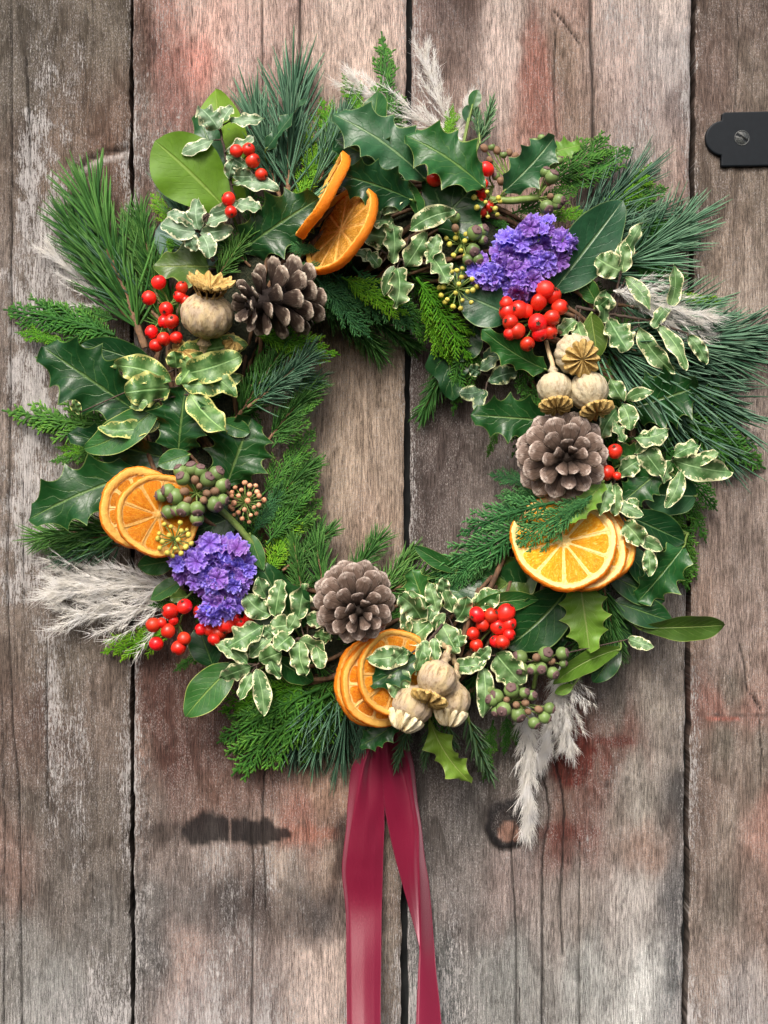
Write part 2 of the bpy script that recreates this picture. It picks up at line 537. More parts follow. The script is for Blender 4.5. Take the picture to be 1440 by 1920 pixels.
CRACKS = {
    0: [([(20, -300), (22, 300), (20, 600), (17, 900), (14, 1100), (24, 1350), (36, 1500), (40, 1900), (38, 2300)], 2.6), ([(50, 110), (54, 220), (57, 330)], 2.4),
        ([(86, 1200), (88, 1350), (90, 1520)], 2.4), ([(2, 1300), (8, 1600), (4, 2300)], 2.0), ([(43, 900), (42, 1000), (45, 1150)], 1.8)],
    1: [([(562, -300), (563, 60), (561, 140), (563, 230), (560, 420)], 5.0), ([(491, -300), (492, 90), (493, 240)], 2.8),
        ([(505, 1290), (497, 1430), (493, 1500), (498, 1700)], 2.6), ([(472, 1550), (476, 1680), (473, 1790), (470, 2300)], 2.8), ([(360, -100), (358, 120)], 1.6)],
    2: [([(1110, -300), (1108, 60), (1112, 180), (1112, 420)], 4.8), ([(1042, 60), (1040, 160), (1043, 260)], 2.4), ([(1040, 20), (1060, 45), (1086, 78)], 3.0),
        ([(1034, 1360), (1042, 1430), (1056, 1500), (1057, 1580), (1052, 1680), (1054, 1790)], 3.6), ([(1012, 1430), (1024, 1480), (1030, 1540), (1019, 1600), (1017, 1750), (1019, 2300)], 3.6),
        ([(958, 1525), (966, 1550), (960, 1580), (962, 1650), (968, 1780), (968, 2300)], 3.0), ([(1088, 1580), (1087, 1750), (1089, 2300)], 2.0), ([(975, 1850), (978, 2300)], 1.8)],
    3: [([(1388, 1210), (1396, 1250), (1400, 1290), (1413, 1310), (1426, 1330)], 3.2), ([(1424, 1350), (1427, 1420), (1426, 1470)], 2.2), ([(1380, -300), (1384, 80), (1380, 200)], 1.6)],
}


def wood_material():
    m = NT('weathered_wood')
    at = m.n('Attribute', attribute_name='Col')
    tone = at.outputs['Color']
    uvn = m.n('TexCoord').outputs['UV']
    s = m.n('SeparateXYZ')
    m.l(uvn, s.inputs[0])
    flake_haze, dark = s.outputs[0], s.outputs[1]
    o = m.obj()
    g1 = m.noise(o, 1.0, 5, 0.7, (1800, 170, 1), 0.4)       # fine fibres
    g2 = m.noise(o, 1.0, 3, 0.55, (340, 11, 1), 0.6)        # growth lines
    g3 = m.noise(o, 1.0, 5, 0.72, (900, 190, 1), 0.5)      # flecks
    g4 = m.noise(o, 1.0, 5, 0.65, (70, 30, 1), 0.8)        # blotches
    g5 = m.noise(o, 1.0, 3, 0.7, (2300, 1500, 1))          # grit
    g6 = m.noise(o, 1.0, 4, 0.65, (2000, 600, 1), 0.5)     # short bright strokes
    e1, e5, e6 = m.ramp(g1, 0.34, 0.66), m.ramp(g5, 0.36, 0.64), m.ramp(g6, 0.36, 0.64)
    e4 = m.ramp(g4, 0.34, 0.66)
    # rounded ridges with narrow dark valleys between them
    rf = m.math('ABSOLUTE', m.math('SUBTRACT', m.math('FRACT', m.math('MULTIPLY', g2, 9.0)), 0.5))
    ridge = m.ramp(rf, 0.02, 0.30)
    v = m.math('ADD', m.math('MULTIPLY_ADD', e1, 0.55, 0.30), m.math('MULTIPLY', ridge, 0.34))
    v = m.math('ADD', v, m.math('MULTIPLY', m.math('SUBTRACT', e4, 0.5), 0.36))
    v = m.math('ADD', v, m.math('MULTIPLY', m.math('SUBTRACT', e5, 0.5), 0.42))
    v = m.math('MULTIPLY', m.math('MAXIMUM', v, 0.12), 1.38)
    nd = m.n('VectorMath', operation='SCALE')
    m.l(tone, nd.inputs[0])
    m.l(v, nd.inputs[3])
    c = nd.outputs[0]
    # worn silver fibres over everything
    sl = m.math('MULTIPLY', m.ramp(g6, 0.52, 0.62), m.ramp(m.math('ADD', g4, m.math('MULTIPLY', flake_haze, 0.10)), 0.42, 0.60))
    c = m.mix(m.math('MULTIPLY', sl, 0.62), c, (0.60, 0.57, 0.55))
    # pale remains of old paint and the painted haze low down, thresholded by amount
    th = m.math('SUBTRACT', 0.665, m.math('MULTIPLY', flake_haze, 0.15))
    comb = m.math('ADD', m.math('MULTIPLY', g3, 0.55), m.math('ADD', m.math('MULTIPLY', g6, 0.30), m.math('ADD', m.math('MULTIPLY', g4, 0.10), m.math('MULTIPLY', ridge, 0.06))))
    fl = m.ramp(comb, m.math('SUBTRACT', th, 0.015), m.math('ADD', th, 0.03))
    c = m.mix(m.math('MULTIPLY', fl, 0.85), c, (0.64, 0.62, 0.61))
    # dark pits and dirt between the fibres
    pit = m.ramp(m.math('ADD', m.math('MULTIPLY', g5, 0.45), m.math('MULTIPLY', g1, 0.55)), 0.39, 0.46)
    c = m.mix(m.math('MULTIPLY', m.math('SUBTRACT', 1.0, pit), 0.55), c, (0.045, 0.035, 0.03))
    valley = m.math('MULTIPLY', m.math('SUBTRACT', 1.0, m.ramp(rf, 0.02, 0.10)), m.ramp(g1, 0.3, 0.55))
    c = m.mix(m.math('MULTIPLY', valley, 0.45), c, (0.06, 0.042, 0.035))
    dk = m.math('MULTIPLY', dark, m.ramp(m.math('ADD', g1, m.math('MULTIPLY', dark, 1.2)), 0.35, 0.75))
    c = m.mix(dk, c, (0.012, 0.011, 0.012))
    m.col(c)
    m.rough(0.8, 0.25)
    h = m.math('ADD', m.math('MULTIPLY', g1, 0.9), m.math('ADD', m.math('MULTIPLY', ridge, 0.22), m.math('ADD', m.math('MULTIPLY', g5, 0.3), m.math('MULTIPLY', fl, 0.25))))
    m.bump(h, 1.0, 0.0020)
    return m.m


WOOD = wood_material()


def y_top(y):
    return y < 260


def seg_dist(X, Y, pts):
    d = np.full(X.shape, 1e9)
    for (x0, y0), (x1, y1) in zip(pts[:-1], pts[1:]):
        dx, dy = x1 - x0, y1 - y0
        t = np.clip(((X - x0) * dx + (Y - y0) * dy) / (dx * dx + dy * dy), 0, 1)
        d = np.minimum(d, np.hypot(X - x0 - t * dx, (Y - y0 - t * dy)))
    return d


def blob(X, Y, cx, cy, rx, ry, seed, rough=0.35, soft=0.25):
    d = np.hypot((X - cx) / rx, (Y - cy) / ry) + rough * fbm2(X / 20, Y / 26, seed, 5)
    return np.clip((1 + soft - d) / (2 * soft), 0, 1)


def plank(parent, idx, xl0, xl1, xr0, xr1, dx, pts, cracks, seed, ztop=0.0):
    """edges xl/xr at picture top (y=0) and bottom (y=1920)"""
    ys = np.arange(-200, 2150, 6.5)
    n = int((xr0 - xl0) / dx)
    U, Y = np.meshgrid(np.linspace(0, 1, n), ys, indexing='xy')
    k = Y / 1920
    jl = 1.6 * vnoise(Y / 40, seed) + 0.9 * vnoise(Y / 11, seed + 1)
    jr = 1.6 * vnoise(Y / 45, seed + 2) + 0.9 * vnoise(Y / 12, seed + 3)
    XL = xl0 + (xl1 - xl0) * k + jl
    XR = xr0 + (xr1 - xr0) * k + jr
    X = XL + (XR - XL) * U
    # colour
    w = 0
    tone = np.zeros(X.shape + (3,))
    wx = X + 14 * fbm2(X / 60, Y / 120, seed + 9)
    wy = Y + 34 * fbm2(X / 40, Y / 140, seed + 19)
    for (px, py, r, g, b) in pts:
        q = 1.0 / ((((wx - px) / 26) ** 2 + ((wy - py) / 46) ** 2) + 0.25) ** 1.7
        mn = (r + g + b) / 3
        if y_top(py) and idx in (1, 2):
            mn, r, g, b = mn * 1.1, r * 1.1, g * 1.1, b * 1.1
        sat = 0.82 if r - b < 45 else 0.72
        tone += q[..., None] * np.array(lin(mn + (r - mn) * sat, mn + (g - mn) * sat, mn + (b - mn) * sat))
        w = w + q
    tone /= w[..., None]
    flake_haze = 0.36 + 0.34 * fbm2(X / 50, Y / 160, seed + 5)
    dark = np.zeros(X.shape)
    z = ztop + 1.5 * vnoise((X + 6 * vnoise(Y / 130, seed)) / 7, seed + 7) + 0.7 * vnoise((X + 5 * vnoise(Y / 90, seed + 2)) / 3.1, seed + 8)
    z += 1.2 * fbm2(X / 60, Y / 200, seed + 11)
    if idx == 0:
        flake_haze += 0.75 * blob(X, Y, 75, 520, 60, 260, 3, 0.5) + 0.65 * blob(X, Y, 70, 900, 75, 220, 4, 0.5) + 0.4 * blob(X, Y, 85, 60, 30, 90, 5, 0.4)
        flake_haze += 0.35 * blob(X, Y, 120, 1300, 60, 300, 6, 0.5)
        gash = seg_dist(X, Y, [(145, 320), (165, 300), (195, 288), (238, 280)])
        z -= 9 * np.exp(-(gash / 5.0) ** 2)
        below = seg_dist(X, Y, [(148, 322), (180, 304), (235, 291)])
        q = np.exp(-(below / 5.5) ** 2)[..., None]
        tone = tone * (1 - q) + np.array((0.5, 0.45, 0.42)) * q
        dark = np.maximum(dark, 0.75 * np.exp(-(seg_dist(X, Y, [(145, 318), (165, 298), (195, 285), (238, 277)]) / 2.6) ** 2))
    if idx == 1:
        flake_haze += 0.3 * blob(X, Y, 340, 250, 90, 120, 3, 0.4) - 0.35 * blob(X, Y, 680, 830, 120, 260, 3, 0.3) - 0.3 * blob(X, Y, 400, 1380, 150, 110, 8, 0.4)
        flake_haze += 0.3 * blob(X, Y, 268, 1420, 22, 260, 33, 0.4) + 0.25 * blob(X, Y, 400, 1640, 120, 60, 31, 0.4) - 0.3 * blob(X, Y, 600, 1860, 120, 90, 32, 0.3)
        bl = np.maximum.reduce([blob(X, Y, bx, by, brx, bry, 21 + bx, 0.24, 0.14) for bx, by, brx, bry in ((390, 1556, 46, 29), (440, 1557, 40, 27), (470, 1560, 30, 25), (494, 1562, 24, 23), (518, 1564, 20, 16), (534, 1564, 13, 11))])
        dark = np.maximum(dark, 0.90 * bl * (np.abs(X - 431) > 2.2))
        halo = 0.5 * blob(X, Y, 575, 1566, 52, 20, 66, 0.5, 0.3)[..., None]
        tone = tone * (1 - halo) + np.array(lin(164, 100, 80)) * halo
        dark = np.maximum(dark, 0.45 * blob(X, Y, 330, 1552, 46, 12, 67, 0.5, 0.5))
        flake_haze -= 1.5 * bl
        dark = np.maximum(dark, 0.35 * blob(X, Y, 480, 1700, 24, 62, 23, 0.2, 0.08))
        dark = np.maximum(dark, 0.38 * blob(X, Y, 600, 1712, 110, 50, 24, 0.4, 0.3))
        dark = np.maximum(dark, 0.30 * blob(X, Y, 380, 1702, 80, 50, 25, 0.4, 0.35))
        dark = np.maximum(dark, 0.5 * blob(X, Y, 642, 1590, 16, 55, 26, 0.4, 0.3))
        dark = np.maximum(dark, 0.35 * blob(X, Y, 300, 1560, 60, 16, 27, 0.4, 0.3))
        # crazed old paint near the left edge
        cz = np.exp(-((X - 272) / 20) ** 2)
        z += cz * 2.2 * np.sign(fbm2(X / 5, Y / 7, 77, 2))
    if idx == 2:
        flake_haze += 0.35 * blob(X, Y, 1200, 150, 90, 180, 3, 0.4) - 0.1 * blob(X, Y, 840, 830, 90, 260, 2, 0.3)
        flake_haze -= 1.2 * blob(X, Y, 1075, 1420, 60, 80, 6, 0.3)
        flake_haze -= 0.5 * blob(X, Y, 1120, 1760, 120, 200, 7, 0.3)
        red = np.maximum(blob(X, Y, 1072, 1420, 42, 58, 41, 0.22, 0.12), np.maximum(0.8 * blob(X, Y, 1150, 1390, 46, 9, 42, 0.3, 0.3), 0.7 * blob(X, Y, 1060, 1560, 48, 18, 43, 0.35, 0.35)))
        red = np.maximum(red, 0.6 * blob(X, Y, 1135, 1430, 12, 42, 44, 0.35, 0.3))[..., None]
        red0 = 0.75 * blob(X, Y, 1003, 150, 24, 110, 45, 0.45, 0.35)[..., None]
        tone = tone * (1 - red) + np.array(lin(98, 48, 40)) * red
        tone = tone * (1 - red0) + np.array(lin(142, 98, 86)) * red0
        dk = np.hypot((X - 950) / 44, (Y - 1545) / 50) + 0.08 * fbm2(X / 16, Y / 16, 5)
        ring = np.exp(-((dk - 0.78) / 0.2) ** 2)
        inside = np.clip((1.0 - dk) * 6, 0, 1)
        heart = np.clip((1 - (np.hypot((X - 954) / 25, (Y - 1560) / 21) + 0.15 * fbm2(X / 9, Y / 9, 6))) * 5, 0, 1)
        knot = np.array(lin(52, 47, 46))
        q = inside[..., None]
        tone = tone * (1 - q) + knot * q
        q = heart[..., None]
        tone = tone * (1 - q) + np.array(lin(138, 106, 92)) * q
        dark = np.maximum(dark, 0.88 * ring * (1 - heart))
        flake_haze -= 0.5 * inside
        z += 5 * inside - 7 * np.exp(-((dk - 0.98) / 0.09) ** 2)
        for hx, hy in ((1138, 1470), (1176, 1462), (1141, 1492)):
            dark = np.maximum(dark, 0.5 * blob(X, Y, hx, hy, 6, 9, 50 + hx % 7, 0.3, 0.3))
        dark = np.maximum(dark, 0.32 * blob(X, Y, 1262, 1620, 20, 300, 61, 0.6, 0.4))
        dark = np.maximum(dark, 0.30 * blob(X, Y, 850, 60, 40, 100, 62, 0.5, 0.4))
    if idx == 3:
        red = 0.9 * blob(X, Y, 1362, 1341, 42, 10, 44, 0.3, 0.2)[..., None] * (np.abs(Y - 1338) > 4)[..., None]
        tone = tone * (1 - red) + np.array(lin(168, 104, 90)) * red
        z += 3 * red[..., 0]
        dark = np.maximum(dark, 0.6 * np.exp(-(seg_dist(X, Y, [(1340, 1340), (1362, 1345), (1400, 1338), (1436, 1340)]) / 2.4) ** 2))
        flake_haze -= 0.15
    for path, wd in cracks:
        pp = [(x + random.uniform(-1, 1), y) for x, y in [tuple(q) for q in smooth(np.array([(a, b, 0.0) for a, b in path]), max(12, len(path) * 6))[:, :2]]]
        d = seg_dist(X, Y, pp)
        z -= (6 + wd) * np.exp(-(d / (wd * 0.6)) ** 2)
        dark = np.maximum(dark, 0.93 * np.exp(-(d / (wd * 0.62)) ** 2))
    # rounded, splintered long edges
    for E in (X - XL, XR - X):
        z -= 7 * np.exp(-(E / 3.2) ** 1.3) * (1 + 0.5 * vnoise(Y / 17, seed + 31))
        flake_haze += 0.45 * np.exp(-(E / 16) ** 2)
    tone = tone * (0.90 if idx == 0 else 1.0)
    flake_haze += 0.55 * np.clip((Y - 1700) / 220, 0, 1)  # extra pale flecks low down imitate the misty fade
    flake_haze = np.clip(flake_haze, 0, 1.6)
    tone = tone * (1 + 0.22 * np.clip((Y - 1720) / 200, 0, 1))[..., None]  # haze painted into the board colour, paler towards the bottom
    V = np.stack([X - 720, 960 - Y, z], -1)
    nr, nc = X.shape
    mb = MB()
    mb.add(V.reshape(-1, 3), grid_f(nr, nc)[:, ::1], np.stack([flake_haze, dark], -1).reshape(-1, 2), tone.reshape(-1, 3))
    # side walls down to the back of the plank
    for j in (0, nc - 1):
        a = V[:, j]
        b = a.copy()
        b[:, 2] = -52
        vv = np.stack([a, b], 1)
        cc = np.repeat(tone[:, j][:, None], 2, 1) * 0.8
        f = grid_f(nr, 2)
        mb.add(vv.reshape(-1, 3), f, np.tile([0.1, 0.25], (nr * 2, 1)), cc.reshape(-1, 3))
    o = mb.build('plank', WOOD, parent)
    return o


door = emp('plank_door', (0, 0, 0), 'weathered vertical plank door with peeling red and white paint behind the wreath', 'door')
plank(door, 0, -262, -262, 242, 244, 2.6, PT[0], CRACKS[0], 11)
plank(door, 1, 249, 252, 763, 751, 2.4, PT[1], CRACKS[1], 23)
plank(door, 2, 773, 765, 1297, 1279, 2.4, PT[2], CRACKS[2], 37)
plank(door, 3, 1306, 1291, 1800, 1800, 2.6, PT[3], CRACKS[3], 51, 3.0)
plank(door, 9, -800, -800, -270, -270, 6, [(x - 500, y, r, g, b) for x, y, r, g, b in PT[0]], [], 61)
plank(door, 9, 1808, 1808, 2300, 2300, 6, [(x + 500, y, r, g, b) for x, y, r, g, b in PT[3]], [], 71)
mb = MB()
a = np.array([[-1550, 1290, -50], [1600, 1290, -50], [1600, -1290, -50], [-1550, -1290, -50]], float)
b = a.copy()
b[:, 2] = -90
mb.add(np.vstack([a, b]), [(3, 2, 1, 0), (4, 5, 6, 7), (0, 1, 5, 4), (1, 2, 6, 5), (2, 3, 7, 6), (3, 0, 4, 7)])
mb.build('backing_board', simple_mat('dark_backing', (0.012, 0.014, 0.015), (0.03, 0.033, 0.034), 60, 0.9), door, smooth=False)


# hinge plate with its screw, fixed to the right-hand plank
def hinge():
    pts = []
    for k in range(25):
        a = math.radians(98 + k * (164 / 24))
        pts.append((1354 + 34 * math.cos(a), 262 - 33 * math.sin(a)))
    pts += [(1349.5, 299), (1349, 312), (1351, 315.5), (1380, 315), (1440, 314), (1900, 309), (1900, 206), (1440, 211.5), (1380, 213), (1356, 213.5), (1351, 217), (1350, 228)]
    pts = pts
    n = len(pts)
    mb = MB()
    ctr = np.array([1400, 262.0])
    rings = []
    for z, ins in ((2, 0), (9, 0), (11.2, 0.8), (12, 2.6)):
        r = []
        for i, (x, y) in enumerate(pts):
            p0, p1 = np.array(pts[i - 1]), np.array(pts[(i + 1) % n])
            t = (p1 - p0) / (np.linalg.norm(p1 - p0) + 1e-9)
            nn = np.array([t[1], -t[0]])
            q = np.array([x, y]) + nn * ins * (1 if True else -1)
            r.append((q[0] - 720, 960 - q[1], z))
        rings.append(r)
    V = np.array(rings)
    # inset direction check: the inner ring must be smaller
    if np.ptp(V[3][:, 1]) > np.ptp(V[0][:, 1]):
        for k, ins in ((2, 0.8), (3, 2.6)):
            V[k, :, :2] = 2 * V[0, :, :2] - V[k, :, :2]
    mb.add(V.reshape(-1, 3), grid_f(4, n, True))
    c = np.array([[1400 - 720, 960 - 262, 12.0]])
    top = np.vstack([V[3], c])
    mb.add(top, [(i, (i + 1) % n, n) for i in range(n)])
    m = NT('black_painted_iron')
    n1 = m.noise(m.obj(), 250, 4, 0.6)
    m.col(m.mix(n1, (0.002, 0.004, 0.007), (0.006, 0.010, 0.014)))
    m.rough(0.5, 0.18)
    m.bump(m.noise(m.obj(), 700, 4, 0.6), 0.15, 0.0004)
    import bmesh
    h = mb.build('hinge_plate', m.m, door, smooth=False)
    bm = bmesh.new()
    bm.from_mesh(h.data)
    bmesh.ops.remove_doubles(bm, verts=bm.verts, dist=1e-6)
    bmesh.ops.recalc_face_normals(bm, faces=bm.faces)
    bm.to_mesh(h.data)
    bm.free()
    # screw: a shallow recess ring, a domed head and a diagonal slot
    s = MB()
    prof = [(14.5, 12.1), (14.0, 12.9), (12.9, 12.9), (12.2, 12.3)]
    v, f, uv = lathe(prof, 28)
    s.add(v + np.array([1388 - 720, 960 - 262, 0]), f)
    ang = math.radians(-38)
    nrr, na = 8, 36
    th = np.linspace(0, 2 * math.pi, na, endpoint=False)
    rr = np.linspace(0, 12, 13)
    R, T = np.meshgrid(rr, th, indexing='ij')
    X, Y = R * np.cos(T), R * np.sin(T)
    d = np.abs(-X * math.sin(ang) + Y * math.cos(ang))
    Z = 12.4 + 3.0 * (1 - (R / 12) ** 2) - 3.2 * (d < 1.9)
    s.add(np.stack([X + 1388 - 720, Y + 960 - 262, Z], -1).reshape(-1, 3), grid_f(13, na, True))
    ms = simple_mat('worn_black_screw', (0.012, 0.014, 0.016), (0.07, 0.078, 0.075), 900, 0.4, 0.4, 0.0004, 0.4)
    s.build('screw', ms, h, smooth=True)


hinge()

# ------------------------------------------------------------------ leaves
def prof_fn(kind, u):
    if kind == 'holly':
        K = 5
        env = np.sin(math.pi * np.clip(u, 0, 1) ** 0.9) ** 0.62
        f = (u * K + 0.35) % 1.0
        cusp = 1 - np.sin(math.pi * f) ** 0.55
        body = env * (0.66 + 0.44 * cusp)
        tip = np.clip((1 - u) / 0.14, 0, 1) ** 1.0
        return np.minimum(body, 0.12 + 0.9 * tip) * np.where(u > 0.999, 0, 1)
    if kind == 'oval':
        return np.sin(math.pi * u ** 0.85) ** 0.72
    if kind == 'round':
        return np.clip(np.sin(math.pi * u ** 0.8), 0, 1) ** 0.5
    if kind == 'blunt':
        return np.clip(np.sin(math.pi * u ** 1.2), 0, 1) ** 0.66
    if kind == 'ivy':
        e = np.sin(math.pi * np.clip(u, 0, 1) ** 0.62) ** 0.8
        lob = 0.2 * np.exp(-((u - 0.33) / 0.09) ** 2)
        return e * (0.9 + lob) * (1 - 0.25 * np.exp(-((u - 0.55) / 0.12) ** 2))
    return np.clip(np.sin(math.pi * u ** 0.9), 0, 1) ** 0.8


def leaf(parent, origin, B, T, width, kind, mat, roll=0.0, bend=0.0, arch=None, fold=0.18, wave=None, freq=2.5, twist=0.0, name='leaf', label=None, rg=rng):
    B, T = np.asarray(B, float), np.asarray(T, float)
    L = np.linalg.norm(T - B)
    d = (T - B) / L
    up = np.array([0, 0, 1.0])
    up = nrm(up - d * np.dot(up, d))
    sd = np.cross(d, up)
    if arch is None:
        arch = 0.10 * L
    C = (B + T) / 2 + sd * bend + up * arch
    nu, nv = (41, 9) if kind == 'holly' else (22, 9)
    if L < 60:
        nu, nv = 16, 7
    u = np.linspace(0, 1, nu)
    mid = bez(B, C, T, nu)
    tg = nrm(np.gradient(mid, axis=0))
    rl = math.radians(roll) + math.radians(twist) * (u - 0.5)
    n0 = nrm(up[None] - tg * (tg @ up)[:, None])
    s0 = np.cross(tg, n0)
    s = s0 * np.cos(rl)[:, None] + n0 * np.sin(rl)[:, None]
    n = np.cross(s, tg)
    v = np.linspace(-1, 1, nv)
    wdt = width / 2 * prof_fn(kind, u)
    ph = rg.uniform(0, 6.28)
    if wave is None:
        wave = {'holly': 0.10, 'oval': 0.03, 'blunt': 0.04, 'round': 0.03, 'ivy': 0.05}.get(kind, 0.09)
    av = np.abs(v)
    Z = fold * wdt[:, None] * av[None] ** 1.3
    if kind == 'holly':
        f = math.pi * (u * 5 + 0.35)
        Z = Z + wave * width * (av[None] ** 2) * (np.cos(f)[:, None]) * np.sign(v + 1e-9)[None] * 1.0
        Z = Z - 0.02 * width * np.sin(u * 19)[:, None] * av[None]
    else:
        Z = Z + wave * width * (av[None] ** 1.6) * np.sin(2 * math.pi * freq * u[:, None] + ph + 1.7 * np.sign(v)[None])
    fwd = (0.10 if kind != 'holly' else 0.05) * width * (av[None] ** 2) * np.sin(math.pi * u)[:, None]
    pts = mid[:, None] + s[:, None] * (wdt[:, None] * v[None])[..., None] + n[:, None] * Z[..., None] + tg[:, None] * fwd[..., None]
    uv = np.stack(np.broadcast_arrays(u[:, None], (v[None] + 1) / 2), -1)
    mb = MB()
    f = grid_f(nu, nv)
    # wind so the upper face looks along n
    mb.add(pts.reshape(-1, 3), f[:, ::-1], uv.reshape(-1, 2))
    o = mb.build(name, M[mat] if isinstance(mat, str) else mat, parent, origin)
    if label:
        o['label'] = label
    return o


def wire(mb, pts, r0, r1, sides=6, k=None, wob=0.0, c=None):
    p = smooth(pts, k or max(6, len(pts) * 4)) if len(pts) > 2 else np.linspace(pts[0], pts[1], k or 5)
    if wob:
        w = np.random.default_rng(len(p)).normal(0, wob, p.shape)
        w[0] = w[-1] = 0
        p = p + w
    r = np.linspace(r0, r1, len(p))
    v, f, t = tubes(p[None], r[None], sides)
    mb.add(v, f, None, c)


GL = 'glossy broad leaves worked into the wreath'


def leaf_sprig(name, label, cat, root, leaves, group=GL, stem='stem', sr=2.6):
    """leaves: (bx,by,tx,ty,width,kind,mat,hb,ht, {extras})"""
    R = P(*root)
    e = emp(name, R, label, cat, group)
    sm = MB()
    for lf in leaves:
        bx, by, tx, ty, wd, kind, mat, hb, ht = lf[:9]
        ex = lf[9] if len(lf) > 9 else {}
        B, T = P(bx, by, hb), P(tx, ty, ht)
        leaf(e, R, B, T, wd, kind, mat, **ex)
        mid = (R + B) / 2 + np.array([0, 0, -6])
        wire(sm, [R, mid, B, B + (T - B) * 0.06], sr, sr * 0.6)
    sm.build('stem', M[stem], e, R)
    return e


HS = 'holly_sprig'
leaf_sprig('laurel_sprig', 'broad bright green rounded leaves with two pointed ones, upper left of the wreath', 'leaf sprig', (452, 440, 60), [
    (446, 400, 404, 166, 108, 'oval', 'grass', 70, 50, dict(roll=14, bend=-10)),
    (438, 372, 370, 215, 80, 'holly', 'blue', 75, 60, dict(roll=-10)),
    (436, 405, 290, 264, 124, 'blunt', 'grass', 95, 120, dict(roll=-4, bend=6, fold=0.08, arch=10))])
leaf_sprig('laurel_sprig', 'pale bluish underside leaf above the red berries and the pale poppy head, upper left', 'leaf sprig', (410, 500, 60), [
    (412, 482, 292, 432, 96, 'round', 'pale', 70, 70, dict(roll=10, arch=6)),
    (392, 500, 286, 500, 88, 'ivy', 'olive', 92, 96, dict(roll=-18))])
leaf_sprig(HS, 'dark glossy holly leaf left of the two upright orange slices', 'holly', (440, 500, 60), [
    (452, 470, 598, 372, 126, 'holly', 'dark', 100, 118, dict(roll=-8))])
leaf_sprig(HS, 'small twisted holly leaf among tall pine needles at the upper left', 'holly', (500, 330, 60), [
    (498, 282, 574, 186, 44, 'holly', 'blue', 90, 110, dict(roll=48, twist=60))])
leaf_sprig(HS, 'large bluish holly leaf arching over the upright orange slices at top centre', 'holly', (805, 372, 70), [
    (700, 252, 708, 172, 56, 'oval', 'mid', 70, 66, dict(roll=30)),
    (755, 330, 628, 262, 104, 'holly', 'dark', 108, 104, dict(roll=12)),
    (800, 338, 622, 214, 118, 'holly', 'blue', 122, 126, dict(roll=-12, bend=16, arch=26))])
leaf_sprig(HS, 'dark holly leaf lying across the top of the upright orange slice', 'holly', (790, 380, 80), [
    (775, 376, 626, 326, 92, 'holly', 'dark', 140, 184, dict(roll=10, bend=6)),
    (768, 345, 790, 415, 36, 'oval', 'mid', 120, 118, dict(roll=40))])
leaf_sprig(HS, 'broad green holly leaf above two red berries, right of top centre', 'holly', (925, 380, 90), [
    (908, 352, 760, 254, 118, 'holly', 'mid', 135, 145, dict(roll=-10, bend=10, arch=24))])
leaf_sprig('ivy_sprig', 'dark veined ivy leaf beneath the broad green holly leaf at top', 'ivy', (830, 455, 80), [
    (812, 430, 900, 338, 140, 'ivy', 'ivy', 105, 112, dict(roll=4, fold=0.06)),
    (884, 205, 896, 168, 24, 'oval', 'mid', 60, 55),
    (876, 230, 882, 196, 26, 'oval', 'blue', 55, 50)])
leaf_sprig(HS, 'holly leaf curling back over green ivy berries, upper right', 'holly', (925, 385, 90), [
    (944, 360, 1040, 256, 84, 'holly', 'blue', 118, 122, dict(roll=-14, bend=8)),
    (1028, 288, 1088, 272, 46, 'holly', 'bright', 112, 96, dict(roll=16, twist=30))])
leaf_sprig('laurel_sprig', 'long dark smooth leaf pointing up from the upper purple flowers', 'leaf sprig', (1030, 575, 80), [
    (1036, 548, 1168, 376, 100, 'oval', 'blue', 112, 100, dict(roll=-16, fold=0.2, arch=16))])
leaf_sprig('ivy_sprig', 'round dark glossy leaf between purple flowers and yellow ivy flower head', 'ivy', (970, 610, 80), [
    (955, 590, 866, 552, 86, 'round', 'blue', 118, 110, dict(roll=0)),
    (880, 520, 840, 500, 46, 'ivy', 'ivy', 96, 90)])
leaf_sprig(HS, 'curled green holly leaf just beneath the largest red berry bunch', 'holly', (1040, 700, 70), [
    (1026, 694, 904, 618, 62, 'holly', 'mid', 112, 130, dict(roll=30, bend=-12)),
    (1108, 588, 1120, 672, 50, 'oval', 'olive', 112, 120, dict(roll=-28, twist=50)),
    (1120, 570, 1090, 520, 36, 'oval', 'mid', 100, 100, dict(roll=30))])
leaf_sprig(HS, 'wide dark spiny holly leaf at the left edge, below the pine branch', 'holly', (310, 800, 70), [
    (290, 692, 152, 646, 56, 'oval', 'dark', 84, 84, dict(roll=12, bend=10)),
    (252, 768, 80, 650, 138, 'holly', 'dark', 102, 112, dict(roll=4))])
leaf_sprig('laurel_sprig', 'smooth green leaf bending down left of the dark central holly, left side', 'leaf sprig', (330, 850, 80), [
    (298, 758, 156, 842, 66, 'oval', 'mid', 126, 108, dict(roll=-12, bend=-26, arch=22)),
    (356, 852, 296, 872, 38, 'oval', 'mid', 124, 130, dict(roll=-10)),
    (418, 792, 468, 812, 34, 'round', 'mid', 108, 112)])
leaf_sprig(HS, 'dark upright holly leaf right below yellow edged leaves, left side', 'holly', (330, 880, 80), [
    (334, 850, 348, 726, 124, 'holly', 'dark', 118, 132, dict(roll=10)),
    (322, 862, 128, 812, 84, 'holly', 'dark', 84, 80, dict(roll=8))])
leaf_sprig(HS, 'dark holly leaf above the ivy berries, pointing to the wreath hole', 'holly', (415, 930, 70), [
    (425, 910, 472, 782, 136, 'holly', 'dark', 98, 104, dict(roll=-6))])
leaf_sprig(HS, 'long dark holly leaf beside the left orange slices, tip far left', 'holly', (290, 900, 60), [
    (268, 886, 54, 974, 128, 'holly', 'dark', 100, 112, dict(roll=-6, bend=12, arch=26))])
